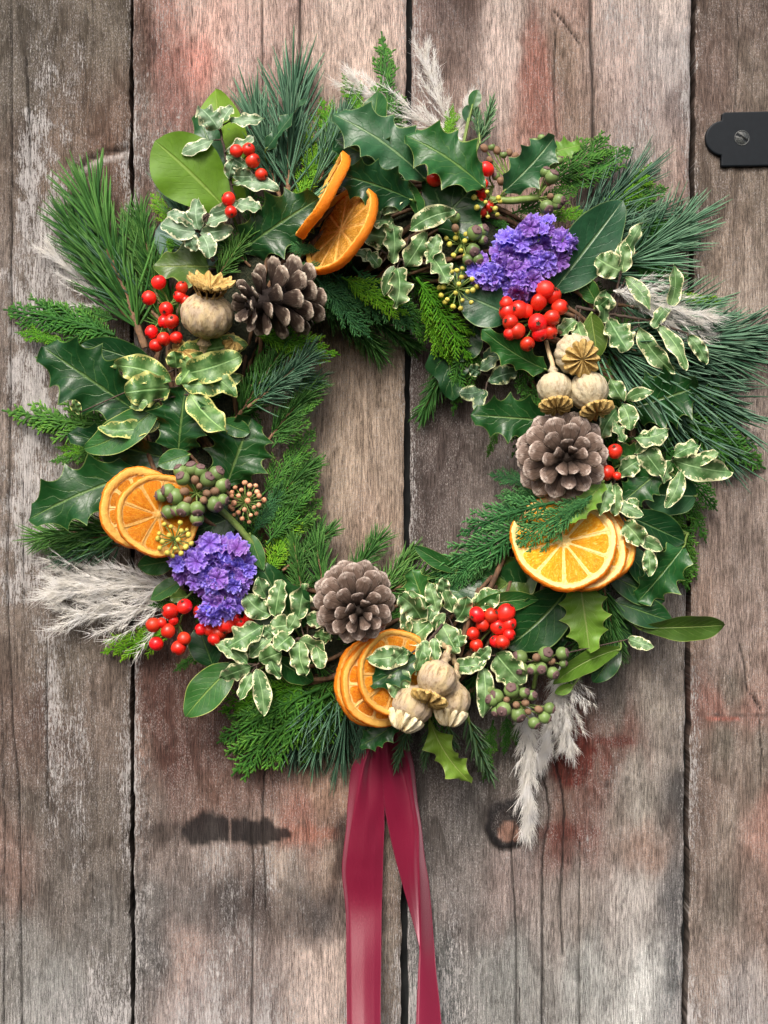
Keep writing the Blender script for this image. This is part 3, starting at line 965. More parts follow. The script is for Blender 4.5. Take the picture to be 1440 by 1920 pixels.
leaf_sprig('ivy_sprig', 'small ivy leaves around the lower purple flowers, left side', 'ivy', (450, 1020, 70), [
    (446, 966, 352, 1002, 66, 'ivy', 'ivy', 108, 104),
    (330, 1050, 258, 1062, 44, 'oval', 'mid', 90, 84, dict(roll=14)),
    (345, 1085, 282, 1124, 36, 'oval', 'mid', 88, 80, dict(roll=-30)),
    (352, 1118, 318, 1122, 30, 'ivy', 'olive', 98, 100),
    (468, 1000, 494, 1070, 28, 'oval', 'mid', 112, 118, dict(roll=26)),
    (400, 1250, 372, 1172, 60, 'oval', 'dark', 70, 66)])
leaf_sprig('ivy_sprig', 'tall dark ivy leaf behind cream edged leaves, lower left', 'ivy', (570, 1210, 70), [
    (558, 1186, 486, 1052, 104, 'ivy', 'ivy', 104, 112, dict(roll=8)),
    (478, 1260, 504, 1308, 32, 'oval', 'mid', 104, 100),
    (518, 1236, 588, 1278, 48, 'oval', 'mid', 100, 98, dict(roll=-20))])
leaf_sprig('laurel_sprig', 'single smooth oval leaf hanging over bare wood at lower left', 'leaf sprig', (460, 1235, 60), [
    (440, 1246, 348, 1344, 70, 'oval', 'mid', 84, 82, dict(roll=-14, bend=6, arch=10))])
leaf_sprig(HS, 'dark holly leaf tucked over the top of the red ribbon', 'holly', (760, 1340, 60), [
    (752, 1352, 674, 1400, 56, 'holly', 'dark', 112, 104, dict(roll=-26)),
    (790, 1232, 692, 1284, 62, 'holly', 'dark', 176, 180, dict(roll=-10))])
leaf_sprig(HS, 'bright yellow green twisted holly leaf hanging right of the ribbon', 'holly', (810, 1320, 80), [
    (802, 1340, 882, 1467, 62, 'holly', 'bright', 104, 92, dict(roll=-24, twist=50, bend=18, wave=0.2))])
leaf_sprig(HS, 'upright green holly leaf behind cream edged leaves, bottom centre', 'holly', (810, 1185, 60), [
    (806, 1160, 772, 1068, 78, 'holly', 'mid', 108, 104, dict(roll=18)),
    (856, 1072, 776, 1024, 30, 'oval', 'mid', 90, 84, dict(roll=20)),
    (935, 1060, 860, 1050, 46, 'oval', 'dark', 74, 70, dict(roll=20)),
    (900, 1110, 830, 1112, 40, 'oval', 'mid', 86, 84, dict(roll=-24))])
leaf_sprig('ivy_sprig', 'green leaf arching over the red berries at bottom right', 'ivy', (905, 1160, 80), [
    (884, 1143, 1010, 1124, 40, 'oval', 'mid', 138, 128, dict(roll=-16, bend=-12)),
    (1040, 1090, 955, 1062, 72, 'ivy', 'olive', 86, 84)])
leaf_sprig('laurel_sprig', 'large black green glossy leaf between red berries and right orange slices', 'leaf sprig', (1075, 1110, 60), [
    (1064, 1104, 950, 1214, 98, 'oval', 'dark', 104, 116, dict(roll=8, bend=-10)),
    (1100, 1120, 1040, 1210, 70, 'holly', 'dark', 80, 80)])
leaf_sprig(HS, 'bright green holly leaf hanging below the right orange slices', 'holly', (1085, 1060, 80), [
    (1084, 1072, 1106, 1224, 96, 'holly', 'bright', 118, 122, dict(roll=-6, arch=10))])
leaf_sprig('laurel_sprig', 'long smooth leaves pointing right over the door gap, lower right', 'leaf sprig', (1130, 1110, 60), [
    (1142, 1078, 1246, 1128, 58, 'oval', 'dark', 86, 80, dict(roll=14)),
    (1150, 1128, 1262, 1166, 56, 'oval', 'dark', 92, 84, dict(roll=10)),
    (1125, 1165, 1185, 1190, 50, 'oval', 'dark', 74, 68, dict(roll=10)),
    (1196, 1178, 1360, 1172, 52, 'blunt', 'olive', 92, 84, dict(roll=-22, fold=0.3))])
leaf_sprig(HS, 'curled two tone leaf right of the green ivy berries, bottom right', 'holly', (1165, 1180, 60), [
    (1164, 1216, 1036, 1284, 46, 'oval', 'bright', 104, 96, dict(roll=24, bend=20)),
    (1160, 1210, 1112, 1280, 46, 'oval', 'dark', 84, 82, dict(roll=-10)),
    (1075, 1285, 1040, 1300, 20, 'oval', 'bright', 80, 78)])
leaf_sprig(HS, 'folded green holly leaves right of the orange slices', 'holly', (1290, 1000, 50), [
    (1176, 966, 1284, 1016, 66, 'oval', 'dark', 96, 94, dict(roll=-14)),
    (1284, 1022, 1196, 1128, 96, 'holly', 'mid', 92, 96, dict(roll=14)),
    (1165, 1020, 1245, 1120, 52, 'oval', 'dark', 84, 78, dict(roll=20))])
leaf_sprig('laurel_sprig', 'round dark bluish leaf at the right edge above the hanging cypress', 'leaf sprig', (1290, 905, 50), [
    (1306, 930, 1206, 926, 74, 'round', 'blue', 92, 92, dict(roll=16)),
    (1240, 880, 1165, 942, 74, 'holly', 'dark', 104, 112, dict(roll=-8)),
    (1205, 860, 1138, 850, 62, 'holly', 'mid', 106, 110, dict(roll=8))])
leaf_sprig(HS, 'large very dark holly leaf right of the poppy heads', 'holly', (1180, 790, 60), [
    (1176, 768, 1308, 726, 128, 'holly', 'dark', 98, 96, dict(roll=-10))])
leaf_sprig(HS, 'dark holly leaf pointing into the wreath hole, left of the pale poppy heads', 'holly', (1050, 800, 60), [
    (1040, 790, 882, 778, 96, 'holly', 'dark', 100, 112, dict(roll=4))])
leaf_sprig(HS, 'small bright holly leaf between the round pine cone and right orange slices', 'holly', (1135, 900, 80), [
    (1132, 902, 1066, 982, 46, 'holly', 'bright', 150, 190, dict(roll=-10))])
leaf_sprig('ivy_sprig', 'dark ivy leaf hanging into the wreath hole, upper right of it', 'ivy', (850, 640, 50), [
    (836, 640, 850, 752, 88, 'ivy', 'ivy', 56, 50, dict(roll=10)),
    (890, 610, 862, 678, 56, 'oval', 'dark', 76, 70)])

leaf_sprig('ivy_sprig', 'dark ivy leaves in the shade between the brown vine and the right orange slices', 'ivy', (960, 1080, 50), [
    (985, 1105, 900, 1078, 84, 'ivy', 'ivy', 104, 96, dict(roll=10)),
    (1000, 1060, 930, 1110, 76, 'ivy', 'olive', 98, 104, dict(roll=-12)),
    (950, 1190, 985, 1110, 56, 'oval', 'dark', 92, 100),
    (840, 1120, 905, 1075, 60, 'oval', 'dark', 84, 84, dict(roll=14))])

# ------------------------------------------------------------------ variegated sprigs
GV = 'cream edged leaf sprigs worked into the wreath'


def vsprig(label, stem_pts, leaves, mat, h=130, name='variegated_sprig', lab2=None, dh=14):
    rg = np.random.default_rng(abs(hash(len(leaves) * 31 + int(stem_pts[0][0]))) % 9999)
    st = [P(x, y, h - 22 + 10 * i / max(1, len(stem_pts) - 1)) for i, (x, y) in enumerate(stem_pts)]
    R = st[0]
    e = emp(name, R, label, 'leaf sprig', GV)
    sm = MB()
    path = smooth(st, 24) if len(st) > 2 else np.linspace(st[0], st[1], 24)
    wire(sm, list(path), 3.4, 1.8, 6, 24, 0.5)
    for (bx, by, tx, ty, wd) in leaves:
        hb = h - 6 + rg.uniform(-4, 4)
        ht = h + rg.uniform(-dh, dh)
        B, T = P(bx, by, hb), P(bx + (tx - bx) * 1.06, by + (ty - by) * 1.06, ht)
        leaf(e, R, B, T, wd * rg.uniform(0.86, 1.24), rg.choice(['pitto', 'oval', 'round']), mat, roll=rg.uniform(-32, 32), bend=rg.uniform(-.2, .2) * np.linalg.norm(T - B),
             arch=rg.uniform(0.08, 0.2) * np.linalg.norm(T - B), fold=rg.uniform(-0.25, 0.4), wave=rg.uniform(0.10, 0.24), freq=rg.uniform(1.6, 3.4), twist=rg.uniform(-60, 60), rg=rg)
        q = path[np.argmin(np.linalg.norm(path[:, :2] - B[:2], axis=1))]
        wire(sm, [q, (q + B) / 2 + np.array([0, 0, -2]), B + (T - B) * 0.05], 1.7, 1.3, 5)
    sm.build('stem', M['dtwig'], e, R)
    return e


vsprig('cream edged leaves on a dark upright twig at the very top left', [(448, 420), (432, 340), (414, 250), (408, 232)], [
    (410, 242, 376, 204, 40), (410, 242, 434, 202, 38), (430, 226, 492, 222, 28), (402, 262, 344, 286, 26), (424, 285, 474, 258, 26),
    (426, 292, 462, 312, 32), (438, 330, 474, 330, 30), (440, 345, 520, 356, 38), (444, 380, 488, 392, 34), (430, 335, 440, 300, 24)], 'varw', 128)
vsprig('cream edged wavy leaves above the pale poppy head, left of the dark holly', [(400, 490), (378, 446), (370, 425)], [
    (366, 434, 306, 420, 34), (360, 424, 316, 402, 26), (374, 432, 372, 376, 32), (392, 400, 444, 378, 30), (376, 436, 434, 430, 36), (386, 420, 430, 402, 30),
    (378, 440, 392, 482, 34), (350, 436, 366, 470, 30)], 'varw', 134)
vsprig('yellow edged green leaves above the dark upright holly, left side', [(350, 780), (338, 728), (330, 712)], [
    (322, 716, 216, 688, 46), (318, 728, 238, 736, 52), (280, 752, 246, 762, 24), (336, 722, 378, 664, 40), (342, 722, 450, 706, 42), (348, 700, 448, 668, 44),
    (356, 738, 422, 806, 56), (366, 690, 440, 742, 30), (330, 690, 326, 660, 30)], 'vary', 148)
vsprig('long olive leaf with yellow edge beneath the upper left poppy head', [(360, 720), (340, 700), (332, 690)], [
    (332, 672, 458, 648, 50), (300, 790, 190, 800, 30), (150, 775, 140, 750, 22)], 'vary', 128)
vsprig('grey green cream edged leaves right of the upright orange slices', [(830, 500), (780, 492), (730, 480), (700, 450)], [
    (752, 446, 678, 436, 54), (736, 494, 732, 414, 46), (700, 490, 666, 474, 28), (716, 402, 754, 360, 36), (738, 412, 688, 414, 36), (768, 432, 850, 398, 40),
    (758, 504, 798, 440, 46), (804, 476, 838, 532, 46), (744, 502, 740, 574, 40), (740, 498, 722, 552, 24), (800, 488, 818, 442, 30), (712, 500, 690, 470, 28)], 'varc', 138)
vsprig('curling cream edged leaves over the right hand pampas plume', [(1080, 575), (1150, 590), (1220, 602), (1290, 625)], [
    (1166, 508, 1120, 484, 42), (1166, 510, 1202, 424, 28), (1166, 512, 1166, 456, 34), (1170, 520, 1216, 578, 32), (1256, 574, 1262, 500, 26), (1254, 576, 1226, 614, 26),
    (1136, 545, 1132, 602, 40), (1142, 600, 1176, 654, 48), (1196, 612, 1262, 694, 36), (1232, 610, 1284, 690, 32), (1290, 630, 1322, 680, 26), (1080, 600, 1052, 628, 24), (1084, 604, 1098, 642, 26),
    (1118, 580, 1140, 560, 28)], 'varc', 122)
vsprig('small cream edged leaves right beside the pale poppy heads', [(1160, 840), (1168, 780), (1172, 752)], [
    (1170, 752, 1146, 712, 32), (1172, 752, 1222, 736, 26), (1166, 758, 1180, 804, 32), (1158, 766, 1128, 822, 34), (1186, 820, 1250, 806, 34), (1150, 790, 1170, 830, 24)], 'varc', 132)
vsprig('grey green leaves spreading towards the right edge beside single red berries', [(1160, 900), (1220, 870), (1290, 865)], [
    (1200, 832, 1242, 890, 44), (1258, 862, 1366, 884, 48), (1262, 856, 1310, 836, 28), (1262, 866, 1246, 904, 28), (1276, 882, 1248, 948, 32), (1156, 892, 1198, 864, 34),
    (1296, 870, 1345, 850, 26), (1190, 850, 1215, 812, 30)], 'varc', 120)
vsprig('cream edged leaves trailing above the top of the right orange slices', [(1150, 880), (1152, 920), (1160, 960), (1205, 1020)], [
    (1144, 906, 1126, 964, 32), (1152, 906, 1152, 964, 26), (1156, 940, 1204, 964, 28), (1170, 980, 1202, 1018, 32), (1192, 1008, 1240, 1030, 28), (1212, 1030, 1216, 1078, 22),
    (1170, 960, 1196, 940, 24)], 'varc', 146)
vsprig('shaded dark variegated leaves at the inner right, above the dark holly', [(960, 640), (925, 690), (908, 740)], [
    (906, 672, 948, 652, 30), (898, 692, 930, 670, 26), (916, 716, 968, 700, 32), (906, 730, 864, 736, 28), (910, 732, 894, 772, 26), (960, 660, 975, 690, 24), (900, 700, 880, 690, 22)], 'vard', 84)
vsprig('large spray of cream edged leaves at lower left, left of the bottom pine cone', [(612, 1192), (560, 1198), (520, 1220), (482, 1246)], [
    (506, 1152, 462, 1116, 40), (516, 1154, 528, 1090, 30), (504, 1176, 550, 1170, 36), (494, 1172, 426, 1214, 40), (466, 1246, 406, 1208, 34), (472, 1250, 414, 1272, 30),
    (480, 1254, 494, 1338, 40), (486, 1240, 526, 1224, 36), (506, 1226, 526, 1268, 30), (546, 1192, 518, 1216, 42), (560, 1200, 606, 1222, 40), (562, 1202, 574, 1262, 42), (592, 1212, 600, 1252, 28),
    (560, 1160, 572, 1098, 34), (576, 1166, 612, 1164, 32), (522, 1202, 490, 1180, 28), (472, 1260, 450, 1312, 26), (500, 1120, 486, 1084, 30), (540, 1180, 556, 1150, 26), (590, 1190, 620, 1200, 24), (510, 1190, 470, 1230, 28)], 'varc', 138)
vsprig('cream edged leaves between bottom pine cone and red berries, upper part', [(870, 1140), (830, 1155), (790, 1180), (765, 1195)], [
    (790, 1162, 750, 1118, 38), (802, 1142, 768, 1110, 24), (820, 1150, 804, 1094, 30), (828, 1120, 830, 1086, 22), (800, 1166, 810, 1134, 28), (856, 1162, 874, 1120, 34),
    (850, 1146, 834, 1108, 24), (766, 1196, 754, 1148, 26), (760, 1202, 804, 1168, 42), (824, 1162, 856, 1222, 40), (852, 1180, 862, 1212, 28), (890, 1132, 932, 1108, 34), (890, 1142, 912, 1112, 30), (835, 1150, 815, 1180, 24)], 'varc', 138)
vsprig('cream edged leaves covering the bottom orange slices and poppy heads', [(830, 1170), (800, 1205), (770, 1225)], [
    (772, 1226, 692, 1236, 42), (762, 1216, 736, 1242, 24), (756, 1246, 736, 1304, 36), (796, 1204, 806, 1258, 32), (815, 1195, 818, 1240, 24), (800, 1200, 780, 1262, 22)], 'varc', 190)
vsprig('cream edged leaves under the bottom right red berries', [(880, 1180), (900, 1230), (910, 1260)], [
    (846, 1250, 908, 1240, 36), (890, 1240, 918, 1214, 26), (906, 1250, 906, 1340, 34), (930, 1226, 976, 1280, 48), (900, 1215, 880, 1250, 22), (1176, 1198, 1224, 1212, 26)], 'varc', 132)

# ------------------------------------------------------------------ prototypes: cypress, pine, rosemary, pampas
def cypress_data(seed, L=200.0, wid=0.36, droop=0.0, sides=4, dens=1.0):
    """flat feathery spray from the origin along +y; returns MB of scaly cords"""
    g = np.random.default_rng(seed)
    mb = MB()
    main = bez(np.zeros(3), np.array([g.uniform(-14, 14), L * 0.5, 8.0]), np.array([0, L, -droop]), 30)
    tw, twc = [], []
    K = 6

    def zig(N, r, k):
        z = np.where(np.arange(k) % 2 == 0, 0.72, 1.22)
        z[-1] = 0.25
        return np.broadcast_to(r * z, (N, k))
    r = np.linspace(3.0, 1.7, 30) * np.where(np.arange(30) % 2 == 0, 0.85, 1.15)
    v, f, t = tubes(main[None], r[None], 5)
    mb.add(v, f, None, np.stack([t * 0.5, np.full_like(t, 0.25), t * 0], -1))
    subs, subc = [], []
    nt = int(L / 7.6 * dens)
    for i in range(nt):
        t = 0.08 + 0.9 * i / nt + g.uniform(-.01, .01)
        side = 1 if i % 2 else -1
        a = main[min(29, int(t * 29))]
        env = wid * L * (math.sin(math.pi * min(1, t * 0.92 + 0.12)) ** 0.7) * (1.1 - 0.55 * t) * g.uniform(0.55, 1.2)
        ang = math.radians(g.uniform(26, 48))
        d = np.array([side * math.sin(ang), math.cos(ang), g.uniform(-.12, .16)])
        e = a + d * env + np.array([-side * 0.06 * env, 0.18 * env, -0.1 * env])
        c = a + d * env * 0.5
        p = bez(a, c, e, 12)
        tw.append(p)
        twc.append((t, g.uniform(0, 1)))
        nb = max(4, int(env / 4.6))
        for j in range(nb):
            q = (j + 0.6) / nb
            s2 = 1 if j % 2 else -1
            A = p[min(11, int(q * 11))]
            tg = nrm(p[min(11, int(q * 11) + 1)] - p[max(0, int(q * 11) - 1)])
            an = math.radians(g.uniform(28, 42)) * s2
            rot = np.array([tg[0] * math.cos(an) - tg[1] * math.sin(an), tg[0] * math.sin(an) + tg[1] * math.cos(an), tg[2] + g.uniform(-.2, .25)])
            ln = (0.34 * env * (1 - 0.7 * q) + 4) * g.uniform(0.55, 1.25)
            ln = min(ln, 26)
            E = A + nrm(rot) * ln + tg * ln * 0.16
            subs.append(bez(A, A + nrm(rot) * ln * 0.5, E, K))
            subc.append((0.35 + 0.5 * q, g.uniform(0, 1)))
    tw, subs = np.array(tw), np.array(subs)
    r = np.where(np.arange(12) % 2 == 0, 1.35, 2.15) * np.linspace(1.1, 0.75, 12)
    r[-1] = 0.6
    v, f, t = tubes(tw, np.broadcast_to(r, (len(tw), 12)), sides)
    cc = np.repeat(np.array(twc), 12 * sides, 0)
    mb.add(v, f, None, np.stack([np.clip(t * 0.8 + 0.1, 0, 1), cc[:, 1], t * 0], -1))
    v, f, t = tubes(subs, zig(len(subs), 1.75, K), sides)
    cc = np.repeat(np.array(subc), K * sides, 0)
    mb.add(v, f, None, np.stack([np.clip(t * 0.6 + cc[:, 0] * 0.5, 0, 1), cc[:, 1], t * 0], -1))
    return mb


def pine_data(seed, L=200.0, nl=80.0, n=150, r=1.45, ang=(18, 46), seg=5, flat=0.7, start=0.12, curve=0.22):
    """pine twig along +y: returns (stem MB, needle MB)"""
    g = np.random.default_rng(seed)
    st, nd = MB(), MB()
    main = bez(np.zeros(3), np.array([g.uniform(-10, 10), L * 0.5, 6.0]), np.array([0, L, 0]), 24)
    rr = np.linspace(4.2, 2.4, 24) * (1 + 0.25 * (np.arange(24) % 2))
    v, f, t = tubes(main[None], rr[None], 6)
    st.add(v, f)
    paths, cols = [], []
    for i in range(n):
        t = start + (1 - start) * (i + g.uniform(0, 1)) / n
        A = main[min(23, int(t * 23))]
        tg = nrm(main[min(23, int(t * 23) + 1)] - main[max(0, int(t * 23) - 1)])
        az = i * 2.399 + g.uniform(-.3, .3)
        rad = np.array([math.cos(az), 0, math.sin(az)])
        if rad[2] < -0.3:
            rad[2] *= 0.5
        for k in range(2):
            a = math.radians(g.uniform(*ang) * (1.15 - 0.5 * t) + k * 5)
            ln = nl * g.uniform(0.8, 1.1) * (1.0 - 0.15 * t)
            d = nrm(tg * math.cos(a) + rad * math.sin(a))
            E = A + d * ln + tg * curve * ln * 0.5 + g.normal(0, 0.03, 3) * ln
            paths.append(bez(A, A + d * ln * 0.55, E, seg))
            cols.append(g.uniform(0, 1))
    paths = np.array(paths)
    rs = r * np.array([0.8, 1.05, 1.0, 0.85, 0.25]) if seg == 5 else np.linspace(r, 0.3, seg)
    v, f, t = tubes(paths, np.broadcast_to(rs, (len(paths), seg)), 3, flat=flat)
    cc = np.repeat(np.array(cols), seg * 3)
    nd.add(v, f, None, np.stack([t * 0.85, cc, t * 0], -1))
    return st, nd


def plume_data(seed, L=200.0, nb=70, nh=26, spread=0.34, curl=0.5):
    g = np.random.default_rng(seed)
    st, hr = MB(), MB()
    main = bez(np.zeros(3), np.array([g.uniform(-16, 16), L * 0.55, 10.0]), np.array([g.uniform(-12, 12), L * 0.97, 0]), 20)
    v, f, t = tubes(main[None], np.linspace(2.2, 0.8, 20)[None], 5)
    st.add(v, f)
    paths, hp = [], []
    for i in range(nb):
        t = 0.02 + 0.96 * (i / nb) ** 0.95
        A = main[int(t * 19)]
        az = g.uniform(0, 2 * math.pi)
        rad = np.array([math.cos(az), 0, 0.7 * math.sin(az)])
        ln = L * spread * (math.sin(math.pi * (0.18 + 0.72 * t)) ** 0.8) * g.uniform(0.7, 1.2)
        a = math.radians(g.uniform(18, 44)) * (1.1 - 0.5 * t)
        d = nrm(np.array([0, 1, 0]) * math.cos(a) + rad * math.sin(a))
        E = A + d * ln + np.array([g.normal(0, .2), g.normal(0.0, .16), g.normal(0, .12)]) * ln
        p = bez(A, A + d * ln * 0.6 + rad * 0.08 * ln, E, 8)
        paths.append(p)
        for j in range(nh):
            q = g.uniform(0.05, 1.0)
            a0 = p[min(7, int(q * 7))]
            dd = nrm(d + g.normal(0, 0.30, 3) * np.array([1, 0.7, 0.8]))
            hl = L * 0.095 * g.uniform(0.5, 1.4)
            c = a0 + dd * hl * 0.5
            e = a0 + dd * hl + g.normal(0, curl * 0.28, 3) * hl + np.array([0, 0.1, 0]) * hl
            hp.append(bez(a0, c, e, 4))
    paths, hp = np.array(paths), np.array(hp)
    v, f, t = tubes(paths, np.broadcast_to(np.linspace(0.6, 0.25, 8), (len(paths), 8)), 3)
    hr.add(v, f, None, np.stack([t, t * 0, t * 0], -1))
    v, f, t = tubes(hp, np.broadcast_to([0.40, 0.38, 0.30, 0.12], (len(hp), 4)), 3)
    hr.add(v, f, None, np.stack([t, t * 0 + 1, t * 0], -1))
    return st, hr


def along(o, x0, y0, h0, x1, y1, h1, roll=0.0, L=200.0, wscale=1.0):
    B, T = P(x0, y0, h0), P(x1, y1, h1)
    d = T - B
    k = np.linalg.norm(d) / L
    dn = nrm(d)
    z = np.array([0, 0, 1.0])
    z = nrm(z - dn * np.dot(z, dn))
    x = np.cross(dn, z)
    a = math.radians(roll)
    z2 = z * math.cos(a) + x * math.sin(a)
    orient(o, B, dn, z2, (k * wscale, k, min(k * wscale, 1.0)))


CY = []
for i, (mat, wid, dens) in enumerate([('cyp', 0.31, 1.0), ('cyp', 0.38, 1.0), ('cyp', 0.25, 1.1), ('cypb', 0.34, 0.9), ('cypb', 0.26, 1.0), ('cypbl', 0.36, 1.0), ('cypbl', 0.28, 1.0), ('cyp', 0.20, 1.3)]):
    CY.append([cypress_data(100 + i, 200, wid, 14, 4, dens), mat, None])


def cyp_proto(i):
    mb, mat, o = CY[i]
    if o is None:
        e = emp('cypress_spray', (0, 0, 0), 'x', 'conifer sprig', 'flat green cypress sprays')
        mb.build('foliage', M[mat], e)['kind'] = 'stuff'
        CY[i][2] = e
        return e
    return copy_tree(o)


def cyp(i, label, *a, **k):
    o = cyp_proto(i)
    o['label'] = label
    along(o, *a, **k)


# left
cyp(0, 'dark cypress spray reaching to the left edge below the pine branch', 215, 628, 70, 0, 578, 26)
cyp(7, 'dark cypress spray just above the wide left holly leaf', 240, 645, 70, 60, 590, 40)
cyp(2, 'dark cypress spray drooping over the first one at the left edge', 220, 600, 60, 120, 566, 34, 20)
cyp(4, 'thin bright cypress tip over pale wood at the left edge', 130, 648, 50, 24, 622, 28)
cyp(4, 'tiny bright cypress tip left of the wide holly leaf', 110, 690, 50, 62, 668, 28)
cyp(2, 'long low cypress spray reaching the left edge beneath the wide holly leaf', 240, 800, 60, -2, 768, 24)
cyp(7, 'short cypress spray beneath the long left one, over pale wood', 230, 800, 56, 40, 792, 30)
cyp(7, 'small cypress spray left of the dark lower holly leaf', 190, 850, 50, 88, 866, 26)
cyp(3, 'small bright cypress tips right of the rounded bright green leaf', 330, 430, 56, 280, 358, 34)
cyp(4, 'little cypress tip beside the pale bluish leaf at upper left', 320, 480, 80, 312, 410, 60)
# inner left band
cyp(1, 'cypress spray along the inner left rim, topmost, pointing up', 510, 840, 96, 592, 724, 70, -10)
cyp(0, 'dense cypress spray on the inner left rim beside the dark holly', 490, 930, 90, 594, 800, 60, 10)
cyp(2, 'cypress spray at the inner left rim, level with the ivy berries', 510, 990, 92, 612, 850, 46)
cyp(1, 'bluish cypress spray on the inner left rim near the small pink ivy flowers', 500, 1020, 96, 588, 880, 70, 12)
cyp(0, 'cypress spray pointing to the hole below its middle on the left', 500, 1040, 80, 606, 930, 54)
cyp(3, 'fresher green cypress spray between ivy stalk and inner rim', 500, 1085, 90, 560, 960, 78)
cyp(7, 'slim cypress spray on the inner rim above the bottom pine needles', 520, 1080, 76, 616, 985, 50)
cyp(6, 'small bluish cypress spray beside the ivy stalk, lower left', 475, 1000, 96, 530, 900, 92)
# top inner band
cyp(3, 'bright cypress spray lying under the grey green leaves, upper', 640, 520, 132, 770, 592, 112, 6)
cyp(5, 'lit cypress spray fanning below the upright orange slices', 590, 520, 134, 700, 636, 104, -8)
cyp(5, 'blue green cypress spray hanging below the upright orange slice, left one', 600, 500, 130, 640, 612, 96, 10)
cyp(6, 'blue green cypress spray under the orange slice, pointing lower right', 620, 510, 128, 740, 608, 86)
cyp(5, 'wide cypress spray hanging towards the hole from the grey green leaves', 660, 500, 126, 785, 625, 80, -12)
cyp(3, 'bright cypress spray from beneath the left pine cone pointing right', 480, 628, 116, 640, 664, 88, -6)
cyp(4, 'second bright cypress tip just under the left pine cone', 470, 610, 110, 590, 668, 90)
cyp(3, 'bright drooping cypress spray left of the yellow ivy flowers', 780, 520, 120, 888, 682, 84)
cyp(4, 'narrow bright cypress spray hanging at the upper right of the hole', 790, 560, 110, 850, 690, 70)
cyp(7, 'dark cypress spray hanging straight down at upper right of the hole', 870, 600, 84, 850, 782, 40)
cyp(2, 'dark cypress spray hanging beside the shaded variegated leaves', 890, 620, 80, 878, 740, 44)
cyp(7, 'cypress tip pointing down in the hole below the inner right leaves', 935, 800, 60, 912, 862, 30)
cyp(5, 'short cypress tuft left of the upright orange slices, above the pine cone', 600, 470, 122, 530, 462, 110)
cyp(6, 'short cypress tip touching the foot of the upright orange slice', 550, 500, 130, 604, 494, 150)
cyp(4, 'upright cypress tip between the poppy head and the left pine cone', 370, 680, 90, 362, 620, 84)
cyp(1, 'cypress spray filling the space under the grey green leaves at the top', 720, 540, 92, 820, 640, 60)
# top
cyp(7, 'tallest cypress spray standing up at top centre over pale wood', 730, 262, 60, 716, 52, 24, 4)
cyp(4, 'short cypress tip left of the tallest one at top', 690, 262, 56, 640, 132, 26)
cyp(3, 'cypress tips behind the upright orange slices, left of top centre', 640, 320, 70, 600, 176, 28)
cyp(2, 'cypress spray right behind the tallest one, under the top plume', 740, 270, 60, 762, 182, 36)
cyp(3, 'bright cypress spray left of the edge-on orange slice', 560, 380, 90, 610, 250, 60)
cyp(4, 'lower bright cypress tip left of the edge-on orange slice', 545, 370, 84, 600, 310, 70)
# top right
cyp(1, 'feathery cypress spray behind the curled holly leaf, upper right', 1020, 350, 70, 1148, 248, 34)
cyp(0, 'cypress spray above the upper purple flowers', 960, 400, 96, 1090, 350, 70)
cyp(3, 'bright cypress tip touching the top of the upper purple flowers', 1020, 408, 100, 1108, 398, 104)
cyp(0, 'cypress spray under the upper right pine needles', 1110, 400, 60, 1258, 348, 30)
cyp(2, 'cypress spray left of the purple flowers, over dark leaves', 960, 440, 90, 890, 372, 84)
cyp(4, 'thin cypress tip poking past the upper right pine needles', 1150, 400, 60, 1225, 300, 26)
cyp(4, 'bright cypress tips beyond the right hand plume', 1260, 552, 66, 1368, 572, 26)
cyp(7, 'cypress tip above the right hand plume', 1180, 500, 66, 1300, 520, 30)
# right
cyp(0, 'large cypress spray reaching the right edge level with the round pine cone', 1230, 742, 76, 1442, 880, 24)
cyp(2, 'cypress spray just under the large right one', 1270, 790, 60, 1400, 868, 26, 12)
cyp(7, 'cypress spray above the large right one, along pine needles', 1210, 720, 66, 1380, 800, 30)
cyp(0, 'long cypress spray hanging over the right door gap', 1228, 890, 60, 1296, 1108, 26)
cyp(2, 'cypress spray hanging right of the folded holly leaves', 1260, 900, 56, 1328, 1020, 24)
cyp(1, 'broad cypress spray hanging beneath the round dark bluish leaf', 1240, 930, 58, 1300, 1050, 30)
cyp(7, 'narrow cypress tip lowest on the right door gap', 1270, 1000, 46, 1290, 1112, 22)
cyp(6, 'bluish cypress spray poking into the hole left of the round pine cone', 1020, 920, 80, 912, 888, 50)
cyp(5, 'second bluish cypress spray left of the round pine cone', 1030, 935, 84, 925, 930, 60)
cyp(5, 'blue green cypress spray lying over the right orange slices, upper', 1110, 930, 186, 955, 1028, 176, 8)
cyp(6, 'blue green cypress spray crossing from the orange slices into the hole', 1040, 942, 182, 852, 1008, 96)
cyp(5, 'long blue green cypress spray sweeping into the hole at lower right', 1000, 978, 150, 792, 1096, 70, -6)
cyp(5, 'blue green cypress spray hanging from the sweeping one, lower right of the hole', 920, 1010, 120, 838, 1118, 84)
cyp(6, 'dark little cypress twig over the top of the right orange slices', 1110, 935, 196, 1040, 978, 190)
